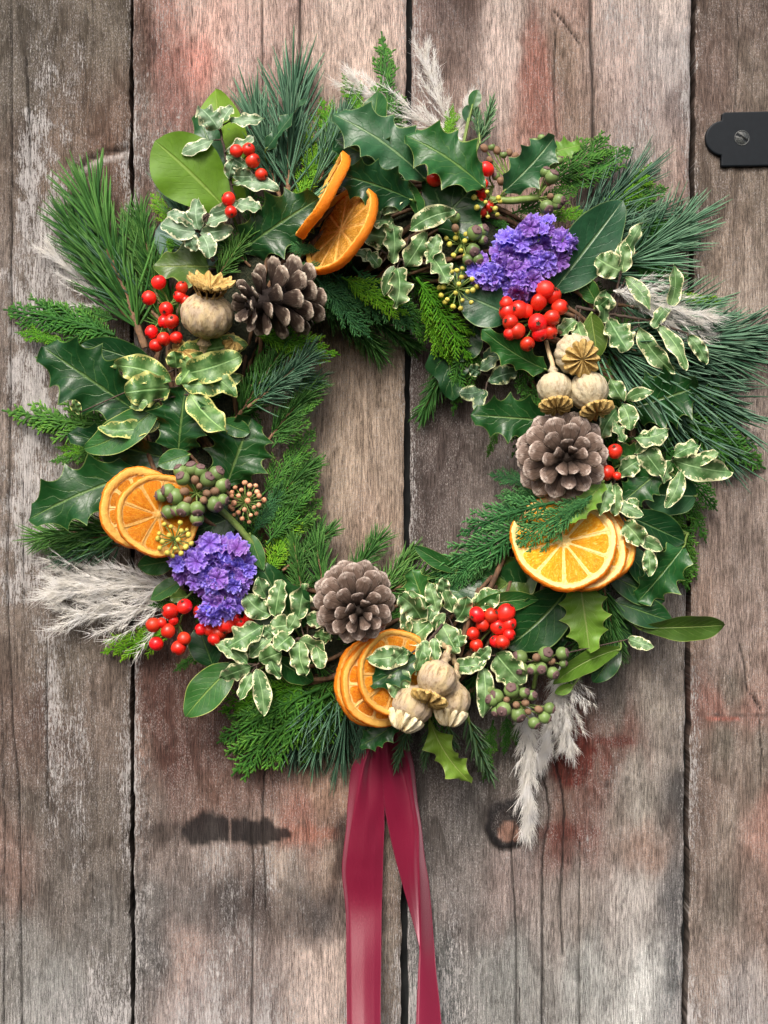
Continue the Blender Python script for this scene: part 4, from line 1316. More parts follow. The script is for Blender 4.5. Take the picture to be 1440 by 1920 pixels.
# bottom
cyp(3, 'cypress spray below the lower left red berries, pointing left', 330, 1178, 60, 184, 1226, 24)
cyp(7, 'second cypress tip under the lower left red berries', 390, 1215, 56, 322, 1262, 26)
cyp(2, 'dark cypress tip between the left plume and the red berries', 350, 1120, 90, 276, 1136, 70)
cyp(3, 'cypress spray at lower left pointing down over dark red wood, topmost of the fan', 580, 1280, 92, 404, 1338, 30)
cyp(0, 'middle cypress spray of the lower left fan', 600, 1290, 96, 402, 1398, 26)
cyp(1, 'lowest cypress spray of the lower left fan', 620, 1300, 92, 430, 1460, 24)
cyp(0, 'cypress spray of the fan nearest the bottom orange slices', 640, 1255, 96, 520, 1400, 50)
cyp(7, 'slim cypress spray hanging down right of the bright holly leaf', 925, 1350, 60, 906, 1472, 24)
cyp(2, 'short cypress spray hanging behind the green ivy berries at the bottom', 950, 1340, 56, 944, 1420, 30)
cyp(7, 'short hanging cypress tip left of the hanging plume', 965, 1350, 56, 972, 1408, 30)

PN = {}


def pine_proto(key):
    if key not in PN:
        seed, nl, n, r, mat, ang = {
            'a': (1, 88, 80, 1.8, 'pine', (18, 48)), 'b': (2, 120, 62, 2.1, 'pineb', (12, 46)), 'c': (3, 70, 96, 1.7, 'pine', (22, 56)),
            'd': (4, 140, 54, 2.2, 'pineb', (14, 54)), 'e': (5, 74, 84, 1.8, 'pineb', (24, 64)), 'f': (6, 60, 84, 1.7, 'pine', (22, 52))}[key]
        st, nd = pine_data(seed, 200, nl, n, r, ang)
        e = emp('pine_sprig', (0, 0, 0), 'x', 'conifer sprig', 'pine sprigs with long needles')
        st.build('twig', M['twig'], e)
        nd.build('needles', M[mat], e)['kind'] = 'stuff'
        PN[key] = e
        return e
    return copy_tree(PN[key])


def pine(key, label, *a, **k):
    o = pine_proto(key)
    o['label'] = label
    along(o, *a, **k)


pine('a', 'long pine branch reaching to the upper left over pale plume', 272, 652, 84, 158, 345, 40, L=225, wscale=1.0)
pine('a', 'pine tuft just right of the long upper left branch', 300, 570, 76, 248, 430, 40, L=205)
pine('c', 'pine sprig whose brown twig shows through right of the longest branch', 296, 530, 74, 262, 400, 40)
pine('f', 'pine needles between the red berries and the pale poppy head', 330, 640, 60, 250, 520, 50)
pine('f', 'short pine sprig above the left pine cone', 400, 530, 110, 470, 430, 108)
pine('f', 'pine needles behind the upper left poppy head', 470, 500, 96, 395, 430, 96)
pine('b', 'tall bluish pine sprig standing at the top, left of the orange slices', 540, 380, 90, 548, 205, 46, L=170, wscale=0.95)
pine('b', 'bluish pine needles leaning left at the top, beside cream edged leaves', 525, 370, 80, 484, 240, 44, L=170, wscale=0.95)
pine('d', 'pine needles leaning right behind the edge-on orange slice', 560, 400, 86, 612, 290, 50, L=170, wscale=0.95)
pine('f', 'pine needles left of the upright orange slices', 470, 440, 96, 470, 350, 90)
pine('c', 'pine tuft low at the far left beside the orange slices', 250, 990, 84, 110, 1020, 34)
pine('e', 'bluish pine needles below the far left holly leaf', 240, 1020, 66, 120, 1046, 28)
pine('e', 'bluish pine star with brown bud at the inner left', 464, 764, 124, 544, 696, 112, L=140)
pine('e', 'bluish needles pointing right into the hole at upper left', 470, 724, 104, 556, 716, 74, L=140)
pine('f', 'needles left of the bluish pine star', 440, 790, 104, 500, 700, 100, L=130)
pine('c', 'pine needles hanging into the top of the hole', 600, 560, 76, 676, 628, 44, L=140)
pine('f', 'short pine needles at the top of the hole, right part', 660, 570, 66, 728, 616, 40, L=120)
pine('c', 'loose pine needles at the inner left rim beside the pine star', 500, 830, 96, 566, 752, 76, L=150)
pine('c', 'loose needles at the inner left rim level with the dark holly', 500, 960, 90, 566, 890, 66, L=160)
pine('f', 'loose pine needles at the lower left curve of the hole', 530, 1070, 84, 590, 1020, 56, L=130)
pine('f', 'dark needles in the shade at the upper right curve of the hole', 860, 640, 50, 820, 720, 30, L=120)
# right side
pine('d', 'large bluish pine sprig fanning up at the upper right', 1060, 450, 76, 1160, 362, 36, L=165, wscale=0.8)
pine('b', 'pine needles pointing right above the cream edged leaves, upper right', 1080, 470, 82, 1190, 420, 40, L=165, wscale=0.8)
pine('b', 'bluish pine tuft behind the large smooth leaf at right', 1060, 430, 80, 1110, 400, 50, L=150, wscale=0.8)
pine('d', 'pine needles behind the long dark leaf, pointing right', 1100, 520, 70, 1214, 470, 34, L=150)
pine('b', 'pine branch along the right plume, needles to the right edge', 1150, 620, 84, 1352, 668, 30, L=200)
pine('d', 'lowest long needles under the right plume, touching the right edge', 1110, 630, 80, 1290, 720, 34, L=190)
pine('b', 'pine needles reaching lower right beside the very dark holly leaf', 1100, 640, 90, 1250, 790, 50, L=200)
pine('d', 'pine needles under the curling cream edged leaves at right', 1090, 600, 96, 1200, 700, 70, L=170)
pine('d', 'needles crossing the right plume', 1150, 570, 76, 1280, 582, 36, L=170)
pine('b', 'pine tuft over the door gap, right of the dark holly', 1220, 760, 60, 1320, 830, 30, L=150)
pine('c', 'pine sprig hanging from the right orange slices', 1128, 1090, 104, 1150, 1210, 70, L=180)
pine('f', 'pine needles pointing down left, right of the green ivy berries', 1130, 1130, 96, 1070, 1260, 70)
pine('c', 'hanging pine needles around the curled leaf at lower right', 1120, 1120, 84, 1122, 1240, 50)
pine('b', 'thin pine sprig whose needles cross the hinge side plank below the right plume', 1200, 640, 60, 1372, 640, 26, L=170)
pine('d', 'pine needles sweeping down right past the curling cream edged leaves', 1180, 650, 76, 1330, 760, 30, L=180)
pine('d', 'pine needles fanning right, above the right plume', 1150, 500, 66, 1246, 440, 30, L=150)
pine('a', 'needle tips at the far upper left beyond the long pine branch', 240, 600, 60, 120, 400, 30, L=225)
# bottom
pine('a', 'upright pine sprig at the lower left of the hole', 606, 1120, 96, 596, 1030, 62, L=150)
pine('c', 'pine needles standing above the bottom pine cone', 640, 1120, 90, 684, 1052, 56, L=125)
pine('f', 'pine needles right above the bottom pine cone, pointing up', 690, 1130, 84, 736, 1078, 44, L=110)
pine('f', 'pine needles right of the bottom pine cone towards the ivy', 700, 1120, 80, 810, 1076, 46, L=130)
pine('f', 'short needles left of the bottom pine cone', 570, 1130, 90, 556, 1046, 84, L=140)
pine('e', 'bluish pine needles fanning down at the bottom left of the ribbon', 640, 1290, 84, 600, 1390, 36, L=150)
pine('d', 'long bluish needles hanging below the bottom orange slices', 660, 1290, 84, 646, 1376, 36, L=140, wscale=0.75)
pine('e', 'bluish needles hanging left of the bottom orange slices', 610, 1290, 80, 560, 1390, 34, L=160)
pine('c', 'dark needles behind the lower left cypress fan', 620, 1260, 70, 540, 1350, 34)

# wilder outline: loose sprigs all round the rim
pine('b', 'wispy pine needles leaning out left of the rounded bright green leaf', 360, 440, 60, 318, 345, 30, L=190, wscale=0.8)
pine('b', 'loose long needles between the long left branch and the left berries', 300, 600, 70, 190, 480, 40, L=170, wscale=0.8)
cyp(2, 'cypress spray between the long pine branch and the left edge', 220, 640, 66, 70, 560, 34, -16)
cyp(4, 'bright cypress shoot above the far left holly leaf tip', 200, 860, 50, 100, 838, 30)
pine('c', 'short dark needles under the far left holly leaf tip', 220, 980, 60, 66, 1010, 24, L=210)
cyp(0, 'shaded cypress spray behind the upper right ivy berries', 1040, 360, 60, 1190, 270, 30, -10)
cyp(2, 'cypress spray poking over the door plank edge, right of the long smooth leaf', 1140, 470, 60, 1290, 410, 30)
pine('d', 'sparse long needles crossing the right plank near the cream edged leaves', 1190, 600, 90, 1330, 590, 50, L=230, wscale=0.7)
cyp(2, 'thin cypress spray stretching right under the long right needles', 1240, 720, 66, 1410, 790, 26)
cyp(0, 'feathery cypress spray beside the grey green leaves at the right rim', 1240, 830, 70, 1350, 960, 30)
cyp(2, 'cypress spray hanging by the folded holly, right rim', 1250, 960, 60, 1310, 1090, 24)
pine('c', 'loose pine needles below the cream edged spray at lower left', 540, 1260, 70, 470, 1330, 34, L=170)
cyp(2, 'thin cypress spray at the very bottom left of the ribbon', 640, 1300, 80, 560, 1440, 34)
pine('b', 'needles hanging just left of the red ribbon', 690, 1310, 76, 680, 1390, 40, L=190, wscale=0.7)
cyp(4, 'bright cypress tip between the top plume and broad holly leaf', 830, 280, 70, 850, 190, 40)
cyp(3, 'bright cypress spray by the edge-on orange slice, upper', 590, 330, 80, 560, 215, 40)
pine('b', 'bluish needles leaning right at the top, left of the holly', 600, 340, 80, 640, 230, 44, L=190, wscale=0.7)

ROSE = None


def rosemary(label, *a, **k):
    global ROSE
    if ROSE is None:
        st, nd = pine_data(31, 200, 58, 34, 3.1, (14, 40), flat=0.4, start=0.2, curve=0.1)
        ROSE = emp('rosemary_sprig', (0, 0, 0), 'x', 'herb sprig', 'rosemary sprigs')
        st.build('twig', M['stem'], ROSE)
        nd.build('needles', M['rose'], ROSE)['kind'] = 'stuff'
        o = ROSE
    else:
        o = copy_tree(ROSE)
    o['label'] = label
    along(o, *a, **k)


rosemary('rosemary sprig pointing down right of the ribbon top', 775, 1345, 92, 752, 1410, 60, L=150)
rosemary('rosemary sprig behind the bottom poppy heads', 840, 1340, 88, 850, 1412, 52, L=150)
rosemary('rosemary sprig hanging beside the bright holly leaf', 870, 1320, 84, 908, 1425, 46, L=165)
rosemary('rosemary sprig standing by the top plume, right of top centre', 890, 290, 70, 915, 215, 50, L=160)
rosemary('small rosemary tip right of the top plume', 900, 270, 80, 890, 205, 56, L=180)
rosemary('rosemary leaves under the bottom poppy heads, left of the bright holly', 812, 1350, 80, 800, 1410, 52, L=150)

m = NT('pampas_hair')
n1 = m.noise(m.obj(), 90, 2)
c = m.mix(m.ramp(n1, 0.35, 0.65), (0.92, 0.90, 0.84), (0.97, 0.965, 0.95))
m.col(c)
m.rough(0.6, 0.3)
m.b.inputs['Sheen Weight'].default_value = 0.9
m.b.inputs['Sheen Roughness'].default_value = 0.8
m.trans(c, 0.42)
M['pampas'] = m.m
PL = {}


def plume(key, label, *a, **k):
    if key not in PL:
        seed, nb, nh, sp, cu = {'wide': (5, 56, 52, 0.46, 0.8), 'narrow': (8, 70, 40, 0.17, 0.5), 'loose': (11, 34, 44, 0.42, 1.2)}[key]
        st, hr = plume_data(seed, 200, nb, nh, sp, cu)
        e = emp('pampas_plume', (0, 0, 0), 'x', 'grass plume', 'pale pampas grass plumes')
        st.build('stalk', M['pampas'], e)
        hr.build('hairs', M['pampas'], e)['kind'] = 'stuff'
        PL[key] = e
        o = e
    else:
        o = copy_tree(PL[key])
    o['label'] = label
    along(o, *a, **k)


plume('wide', 'large white pampas plume at lower left beneath the orange slices', 345, 1100, 66, 106, 1118, 30, L=204, wscale=0.9)
plume('loose', 'second white plume just above the lower left red berries', 350, 1128, 60, 130, 1150, 28, L=200)
plume('loose', 'thin pampas tuft behind the lower left plumes', 330, 1090, 50, 130, 1080, 22, L=200)
plume('loose', 'white plume curving left at the top centre', 866, 262, 60, 676, 164, 30, L=190, wscale=0.7)
plume('loose', 'upright wispy plume at the top, right of the door gap', 850, 260, 50, 800, 110, 26, L=190, wscale=0.7)
plume('narrow', 'short plume right of the upright wispy one at top', 850, 280, 50, 880, 180, 30, L=190)
plume('loose', 'wispy plume curl left of the long pine branch', 230, 590, 40, 96, 470, 20, L=200, wscale=0.7)
plume('wide', 'fluffy white plume at right behind cream edged leaves', 1150, 545, 118, 1318, 590, 86, L=196, wscale=0.85)
plume('loose', 'plume tuft right of the fluffy right one', 1190, 560, 100, 1310, 640, 60, L=200)
plume('narrow', 'long white plume tail hanging down at the bottom right', 984, 1310, 76, 998, 1566, 30, L=204, wscale=0.7)
plume('narrow', 'soft short plume between hanging tail and curled leaf', 1050, 1250, 66, 1020, 1440, 30, L=204, wscale=0.8)
plume('wide', 'cream plume fan hanging under the curled two tone leaf', 1060, 1250, 66, 1070, 1390, 30, L=190)

# ------------------------------------------------------------------ base ring and filling
def ring_pt(a, rx=372, ry=396, cx=728, cy=832, h=52):
    return P(cx + rx * math.cos(a), cy - ry * math.sin(a), h)


base = emp('wreath_base', ring_pt(math.pi / 2), 'dark twisted vine and moss ring hidden under the greenery', 'wreath base')
O = ring_pt(math.pi / 2)
mb = MB()
nA, nB = 140, 14
A, Bq = np.meshgrid(np.linspace(0, 2 * math.pi, nA, endpoint=False), np.linspace(0, 2 * math.pi, nB, endpoint=False), indexing='ij')
rr = 62 * (1 + 0.16 * fbm2(A * 9, Bq * 3, 4))
C = np.array([ring_pt(a) for a in A[:, 0]])
rad = np.stack([np.cos(A), np.sin(A), A * 0], -1)
V = C[:, None] + rad * (rr * np.cos(Bq) * 1.25)[..., None] + np.array([0, 0, 1.0]) * (rr * np.sin(Bq) * 0.72)[..., None]
q = grid_f(nA + 1, nB, True) % (nA * nB)
mb.add(V.reshape(-1, 3), q)
mb.build('moss', M['moss'], base, O)
g = np.random.default_rng(3)
mb = MB()
for k in range(18):
    ph, tn = g.uniform(0, 6.28), g.integers(2, 5)
    aa = np.linspace(0, 2 * math.pi, 90)
    pr = 70 + 10 * np.sin(aa * 3 + ph)
    C = np.array([ring_pt(a) for a in aa])
    rad = np.stack([np.cos(aa), np.sin(aa), aa * 0], -1)
    p = C + rad * (pr * np.cos(aa * tn + ph) * 1.2)[:, None] + np.array([0, 0, 1.0]) * (pr * np.sin(aa * tn + ph) * 0.72)[:, None]
    v, f, t = tubes(p[None], np.full((1, 90), g.uniform(3, 5.5)), 6)
    mb.add(v, f)
mb.build('vine', M['vine'], base, O)
tw = MB()
wire(tw, [P(958, 1010, 96), P(925, 1090, 120), P(884, 1150, 128), P(862, 1230, 120)], 5.5, 4.2, 7, 20, 0.4)
wire(tw, [P(940, 1060, 90), P(892, 1120, 116), P(868, 1190, 122), P(850, 1240, 100)], 4.2, 3.4, 7, 20, 0.4)
tw.build('twig', M['vine'], base, O)

# dense layer of short conifer tips nobody could count
fill = MB()
small = [cypress_data(300 + i, 200, 0.36, 10, 3, 0.62).arrays() for i in range(4)]
smallp = [pine_data(330 + i, 200, 70, 60, 1.5, (22, 50))[1].arrays() for i in range(2)]
g = np.random.default_rng(12)
for k in range(118):
    a = k / 118 * 2 * math.pi + g.uniform(-.03, .03)
    lay = k % 3
    rx = 372 + (-46, 10, 56)[lay]
    ry = 396 + (-46, 0, 40)[lay]
    B0 = ring_pt(a, rx, ry, h=(66, 88, 62)[lay])
    # lies mostly along the ring, leaning in or out
    tang = np.array([-math.sin(a), math.cos(a), 0]) * (1 if k % 2 else -1)
    outw = np.array([math.cos(a), math.sin(a), 0]) * (-1, g.uniform(-1, 1), 1)[lay]
    d = nrm(tang * 0.8 + outw * g.uniform(0.35, 0.9) + np.array([0, 0, g.uniform(-.12, .1)]))
    src = smallp[k % 2] if g.uniform() < 0.22 else small[k % 4]
    v, uv, c, f4, f3 = src
    sc = g.uniform(0.5, 0.78)
    z = nrm(np.array([g.uniform(-.5, .5), g.uniform(-.5, .5), 1.0]))
    z = nrm(z - d * np.dot(z, d))
    x = np.cross(d, z)
    vv = (v * sc) @ np.stack([x, d, z]) + B0
    vv[:, 2] = np.maximum(vv[:, 2], 6)
    fill.add(vv, f4, uv, c * np.array([0.55, 1, 1]))
o = fill.build('conifer_filling', M['cyp'], None, (0, 0, 0))
o.rotation_euler = (math.pi / 2, 0, 0)
tag(o, 'dense dark conifer tips filling the wreath between the larger sprigs', 'greenery', kind='stuff')

# ------------------------------------------------------------------ pine cones
def cone_mat(name, inner, outer, rim, dark):
    m = NT(name)
    u, v = m.uv()
    a = m.math('ABSOLUTE', m.math('SUBTRACT', v, 0.5))
    n1 = m.noise(m.obj(), 350, 5, 0.65)
    n2 = m.noise(m.obj(), 1200, 3, 0.6, (1, 0.25, 1))
    c = m.mix(m.ramp(u, 0.25, 0.75), dark, inner)
    c = m.mix(m.ramp(m.math('ADD', u, m.math('MULTIPLY', m.math('SUBTRACT', n1, 0.5), 0.25)), 0.76, 0.92), c, outer)
    c = m.mix(m.math('MULTIPLY', m.ramp(m.math('MAXIMUM', u, m.math('MULTIPLY', m.math('MULTIPLY', a, 2.0), m.ramp(u, 0.4, 0.62))), 0.93, 0.97), 0.8), c, rim)
    mid = m.math('SUBTRACT', 1.0, m.ramp(a, 0.006, 0.022))
    c = m.mix(m.math('MULTIPLY', mid, 0.55), c, tuple(x * 0.4 for x in dark))
    c = m.mix(m.math('MULTIPLY', m.math('MULTIPLY', m.ramp(n1, 0.50, 0.68), m.ramp(u, 0.55, 0.9)), 0.6), c, rim)
    c = m.mix(m.math('MULTIPLY', m.math('SUBTRACT', 1.0, m.ramp(n2, 0.3, 0.5)), 0.5), c, dark)
    m.col(m.vary(c, 0.14))
    m.rough(0.75, 0.25)
    m.bump(m.math('ADD', n1, n2), 0.6, 0.0009)
    return m.m


M['conegrey'] = cone_mat('grey_brown_cone', (0.12, 0.08, 0.06), (0.27, 0.205, 0.17), (0.62, 0.53, 0.46), (0.02, 0.013, 0.009))
M['conedark'] = cone_mat('dark_brown_cone', (0.045, 0.028, 0.02), (0.27, 0.21, 0.165), (0.62, 0.55, 0.44), (0.016, 0.010, 0.008))


def scale_mesh(name, mat, g, thick=5.0, L=40.0, Wd=34.0):
    """one woody scale: root at origin, length along +y, upper face +z"""
    nu, nc = 11, 14
    u = np.linspace(0, 1, nu)
    w = Wd / 2 * np.interp(u, [0, .2, .5, .75, .88, .96, 1], [.30, .42, .74, 1.0, 0.98, 0.80, 0.22])
    th = thick * np.interp(u, [0, .5, .8, .93, 1], [.35, .5, .85, 1.0, .25])
    zc = 5 * np.sin(u * math.pi * 0.8) * 0.6 - 5.0 * u ** 2 + 6.0 * np.clip(u - 0.8, 0, 1) * 2
    a = np.linspace(0, 2 * math.pi, nc, endpoint=False)
    ca, sa = np.cos(a), np.sin(a)
    X = w[:, None] * np.sign(ca) * np.abs(ca) ** 0.8
    Z = zc[:, None] + th[:, None] * np.sign(sa) * np.abs(sa) ** 0.9 * 0.5
    Z += -(0.10 * np.abs(X)) * (1) + 0.9 * np.exp(-(X / 3.0) ** 2) * np.where(sa > 0, -1, 1)
    Y = L * u[:, None] + 0 * X - 1.6 * np.abs(X / (Wd / 2)) ** 2 * u[:, None]
    V = np.stack([X, Y, Z], -1) + g.normal(0, 0.25, (nu, nc, 3))
    uv = np.stack(np.broadcast_arrays(u[:, None], 0.5 + 0.5 * X / (Wd / 2)), -1)
    mb = MB()
    mb.add(V.reshape(-1, 3), grid_f(nu, nc, True), uv.reshape(-1, 2))
    mb.add(np.vstack([V[-1], V[-1].mean(0)]), [(i, (i + 1) % nc, nc) for i in range(nc)], np.tile([1, .5], (nc + 1, 1)))
    return mb.mesh(name, mat)


def pine_cone(label, x, y, h, axis, R, Lc, mat, n, up=(0, 1, 0), openang=1.0, seed=0, top=0.0, group='pine cones on the wreath', sw=1.0):
    g = np.random.default_rng(seed)
    c = P(x, y, h)
    F = frame(axis, up)
    e = emp('pine_cone', c, label, 'pine cone', group)
    # the empty's own rotation carries the axis
    orient(e, c, F[:, 1], F[:, 2], 1.0)
    meshes = [scale_mesh('scale', M[mat], g, 5.2, 40, 33) for _ in range(3)]
    core = MB()
    v, f, uv = lathe([(2, -Lc * 0.5), (R * 0.30, -Lc * .45), (R * 0.32, -Lc * .1), (R * 0.24, Lc * .2), (R * 0.1, Lc * .44), (0.5, Lc * .48)], 14)
    core.add(v, f, np.tile([0.05, .3], (len(v), 1)))
    core.build('core', M[mat], e)
    for i in range(n):
        t = (i + 0.5) / n                       # 0 at the base, 1 at the tip
        t = t ** 0.92
        az = i * math.radians(137.508) + g.uniform(-.06, .06)
        zpos = -Lc * 0.46 + Lc * 0.90 * t
        env = math.sin(math.pi * (0.20 + 0.74 * t)) ** 0.55 * (1.0 - 0.25 * t)
        length = R * env
        # lower scales reflex outwards, upper ones close over the tip
        el = math.radians(-16 + openang * (24 * t + 50 * max(0, t - 0.55) / 0.45)) + g.uniform(-.13, .13)
        out = np.array([math.cos(az), math.sin(az), 0])
        yax = out * math.cos(el) + np.array([0, 0, math.sin(el)])
        zax = np.array([0, 0, 1.0]) * math.cos(el) - out * math.sin(el)
        xax = np.cross(yax, zax)
        o = bpy.data.objects.new('scale', meshes[i % 3])
        COL.objects.link(o)
        o.parent = e
        rt = out * R * 0.06 + np.array([0, 0, zpos])
        o.location = rt * S
        o.rotation_euler = Matrix(((xax[0], yax[0], zax[0]), (xax[1], yax[1], zax[1]), (xax[2], yax[2], zax[2]))).to_euler()
        k = length / 40
        ws = sw * 0.84 * (0.66 + 0.5 * env) * R / 78 * (1 - 0.42 * max(0, t - 0.6) / 0.4)
        o.scale = (ws * g.uniform(0.92, 1.06), k, 1.0 * R / 78)
    return e


pine_cone('dark open pine cone tilted left, next to the pale poppy head at upper left', 512, 562, 162, (-0.74, -0.28, 0.62), 79, 128, 'conedark', 46, up=(0.4, 1, 0), seed=3, openang=0.9, sw=1.22)
pine_cone('round grey brown pine cone facing out, above the right orange slices', 1058, 858, 168, (0.02, -0.06, 1), 88, 100, 'conegrey', 46, seed=5, sw=1.2)
pine_cone('grey brown pine cone at the bottom, above the orange slices', 668, 1134, 176, (0.16, -0.22, 0.96), 78, 104, 'conegrey', 48, seed=8, sw=1.2)

# ------------------------------------------------------------------ dried orange slices
def rind_material(name, face):
    m = NT(name)
    u, v = m.uv()
    n1 = m.noise(m.obj(), 500, 4, 0.6)
    n2 = m.noise(m.obj(), 1500, 2, 0.6)
    c = m.mix(m.ramp(m.math('ADD', u, m.math('MULTIPLY', m.math('SUBTRACT', n1, 0.5), 0.5)), 0.22, 0.55), face, (0.92, 0.26, 0.006))
    c = m.mix(m.math('MULTIPLY', m.ramp(n1, 0.5, 0.7), 0.22), c, (0.92, 0.48, 0.05))
    c = m.mix(m.math('MULTIPLY', m.math('SUBTRACT', 1.0, m.ramp(n2, 0.33, 0.42)), 0.3), c, (0.62, 0.2, 0.01))
    m.col(m.vary(c, 0.08))
    m.rough(0.55, 0.4)
    m.bump(m.math('ADD', n1, n2), 0.7, 0.0010)
    m.trans(c, 0.25)
    return m.m


M['rind'] = rind_material('orange_rind', (0.98, 0.60, 0.13))
M['rindy'] = rind_material('pale_orange_rind', (0.99, 0.80, 0.34))


def pulp_material(name, c1, c2, c3):
    m = NT(name)
    u, v = m.uv()
    cv = m.n('CombineXYZ')
    m.l(m.math('MULTIPLY', u, 7.0), cv.inputs[0])
    m.l(m.math('MULTIPLY', v, 75.0), cv.inputs[1])
    r = m.rand()
    m.l(m.math('MULTIPLY', r, 20.0), cv.inputs[2])
    n1 = m.noise(cv.outputs[0], 1.0, 4, 0.7, dist=1.8)
    n2 = m.noise(m.obj(), 260, 3, 0.6)
    c = m.mix(m.ramp(n1, 0.38, 0.56), c1, c2)
    c = m.mix(m.math('MULTIPLY', m.ramp(n1, 0.54, 0.64), 0.8), c, c3)
    c = m.mix(m.math('MULTIPLY', m.ramp(n2, 0.55, 0.75), 0.3), c, tuple(x * 0.6 for x in c1))
    m.col(m.vary(c, 0.10))
    m.rough(0.38, 0.5)
    m.bump(m.math('ADD', n1, m.math('MULTIPLY', n2, 0.4)), 0.9, 0.0016)
    m.trans(c, 0.45)
    return m.m


M['pulp'] = pulp_material('orange_pulp', (0.84, 0.27, 0.003), (0.96, 0.42, 0.01), (0.97, 0.62, 0.10))
M['pulpg'] = pulp_material('golden_pulp', (0.88, 0.38, 0.006), (0.96, 0.55, 0.02), (0.98, 0.78, 0.22))
M['pulpd'] = pulp_material('dark_orange_pulp', (0.62, 0.22, 0.006), (0.80, 0.38, 0.02), (0.86, 0.5, 0.12))
M['pulpt'] = pulp_material('tan_orange_pulp', (0.52, 0.24, 0.02), (0.80, 0.45, 0.05), (0.95, 0.72, 0.28))
M['pith'] = simple_mat('orange_membrane', (0.90, 0.60, 0.16), (0.95, 0.76, 0.34), 500, 0.6, 0.4, tw=0.3)
M['pithd'] = simple_mat('thin_orange_membrane', (0.70, 0.34, 0.05), (0.85, 0.55, 0.18), 500, 0.6, 0.4, tw=0.3)


def orange(label, x, y, h, nrmv, R, pulp='pulp', seed=0, warp=5.0, nseg=10, thick=12.0, up=(0, 1, 0), pith='pith', rimw=0.11, spin=0.0):
    g = np.random.default_rng(seed)
    c = P(x, y, h)
    F = frame(nrmv, up)
    e = emp('dried_orange_slice', c, label, 'orange slice', 'dried orange slices on the wreath')
    orient(e, c, F[:, 1], F[:, 2], 1.0)
    p1, p2 = g.uniform(0, 6.28), g.uniform(0, 6.28)

    def bendz(V):
        th = np.arctan2(V[:, 1], V[:, 0])
        r = np.hypot(V[:, 0], V[:, 1]) / R
        V = V.copy()
        V[:, 2] += warp * r ** 2 * np.cos(2 * th + p1) + warp * 0.35 * r ** 3 * np.cos(5 * th + p2)
        k = 1 + 0.022 * np.cos(3 * th + p2) * r + 0.010 * np.cos(7 * th + p1) * r
        V[:, 0] *= k
        V[:, 1] *= k
        return V
    # rind: cross-section, pith on the flat faces and orange skin outside
    ri, t2 = R * (1 - rimw), thick / 2
    cs = [(ri - 1, -t2 * .45, 0), (ri + 2, -t2 * .9, 0), (R * 0.955, -t2, .2), (R * 0.99, -t2 * .8, .8), (R, 0, 1), (R * 0.99, t2 * .8, .8), (R * 0.955, t2, .2), (ri + 2, t2 * .9, 0), (ri - 1, t2 * .45, 0)]
    n = 96
    th = np.linspace(0, 2 * math.pi, n, endpoint=False)
    V = np.array([[(r * math.cos(a), r * math.sin(a), z) for a in th] for r, z, q in cs])
    V += g.normal(0, 0.5, V.shape) + 0.0
    uv = np.array([[(q, a / 6.2832) for a in th] for r, z, q in cs])
    nc = len(cs)
    f = grid_f(nc, n, True)
    mb = MB()
    mb.add(bendz(V.reshape(-1, 3)), f[:, ::1], uv.reshape(-1, 2))
    rind = mb.build('rind', M['rindy' if pulp == 'pulpg' else 'rind'], e)
    # membrane web
    mb = MB()
    rr = np.linspace(0.0, ri, 10)
    Rg, T = np.meshgrid(rr, th, indexing='ij')
    for sgn in (1, -1):
        Z = sgn * (1.4 + 0.8 * np.exp(-(Rg / (0.10 * R)) ** 2)) + 0 * T
        V = np.stack([Rg * np.cos(T), Rg * np.sin(T), Z], -1).reshape(-1, 3)
        mb.add(bendz(V), grid_f(10, n, True)[:, ::sgn])
    # raised membranes between the segments
    for k in range(nseg):
        a = spin + k * 2 * math.pi / nseg
        dirv = np.array([math.cos(a), math.sin(a), 0])
        p = np.linspace(dirv * R * 0.04, dirv * ri, 9) + np.cross([0, 0, 1], dirv) * np.sin(np.linspace(0, 3.14, 9))[:, None] * g.uniform(-2.5, 2.5)
        v, f, t = tubes(p[None], np.full((1, 9), 1.15), 5)
        v[:, 2] *= 2.9
        mb.add(bendz(v), f)
    v, f, uv_ = lathe([(0.1, 4.2), (R * .045, 4.0), (R * .08, 2.6), (R * .1, 0), (R * .08, -2.6), (R * .045, -4.0), (0.1, -4.2)], 18, 0.18, 5)
    mb.add(bendz(v), f)
    mb.build('membrane', M[pith], e)
    for k in range(nseg):
        a0 = spin + k * 2 * math.pi / nseg
        wd = 2 * math.pi / nseg
        r0, r1 = R * 0.10, ri - 0.8
        nr_, nt_ = 12, 10
        s_, q_ = np.meshgrid(np.linspace(0, 1, nr_), np.linspace(0, 1, nt_), indexing='ij')
        rad = r0 + (r1 - r0) * s_
        # rounded outer corners
        rad = rad - (R * 0.05) * (np.abs(2 * q_ - 1) ** 4) * s_ ** 2
        gap = 1.7
        half = wd / 2 - gap / np.maximum(rad, 4)
        half = np.maximum(half, 0.02)
        ang = a0 + wd / 2 + (2 * q_ - 1) * half
        for sgn in (1, -1):
            pass
        edge = np.minimum(np.minimum(s_, 1 - s_) * 4, np.minimum(q_, 1 - q_) * 3)
        edge = np.clip(edge, 0, 1) ** 0.5
        Zt = 0.8 + (2.6 + g.uniform(-0.6, 1.0)) * edge * (0.85) + 0.6 * fbm2(rad / 5, ang * 14, seed + k, 3) * edge
        Vt = np.stack([rad * np.cos(ang), rad * np.sin(ang), Zt], -1).reshape(-1, 3)
        Vb = Vt * np.array([1, 1, -1.0])
        uv = np.stack([s_, ang / (2 * math.pi)], -1).reshape(-1, 2)
        mb = MB()
        ff = grid_f(nr_, nt_)
        mb.add(bendz(Vt), ff, uv)
        mb.add(bendz(Vb), ff[:, ::-1], uv)
        mb.build('segment', M[pulp], e)
    return e


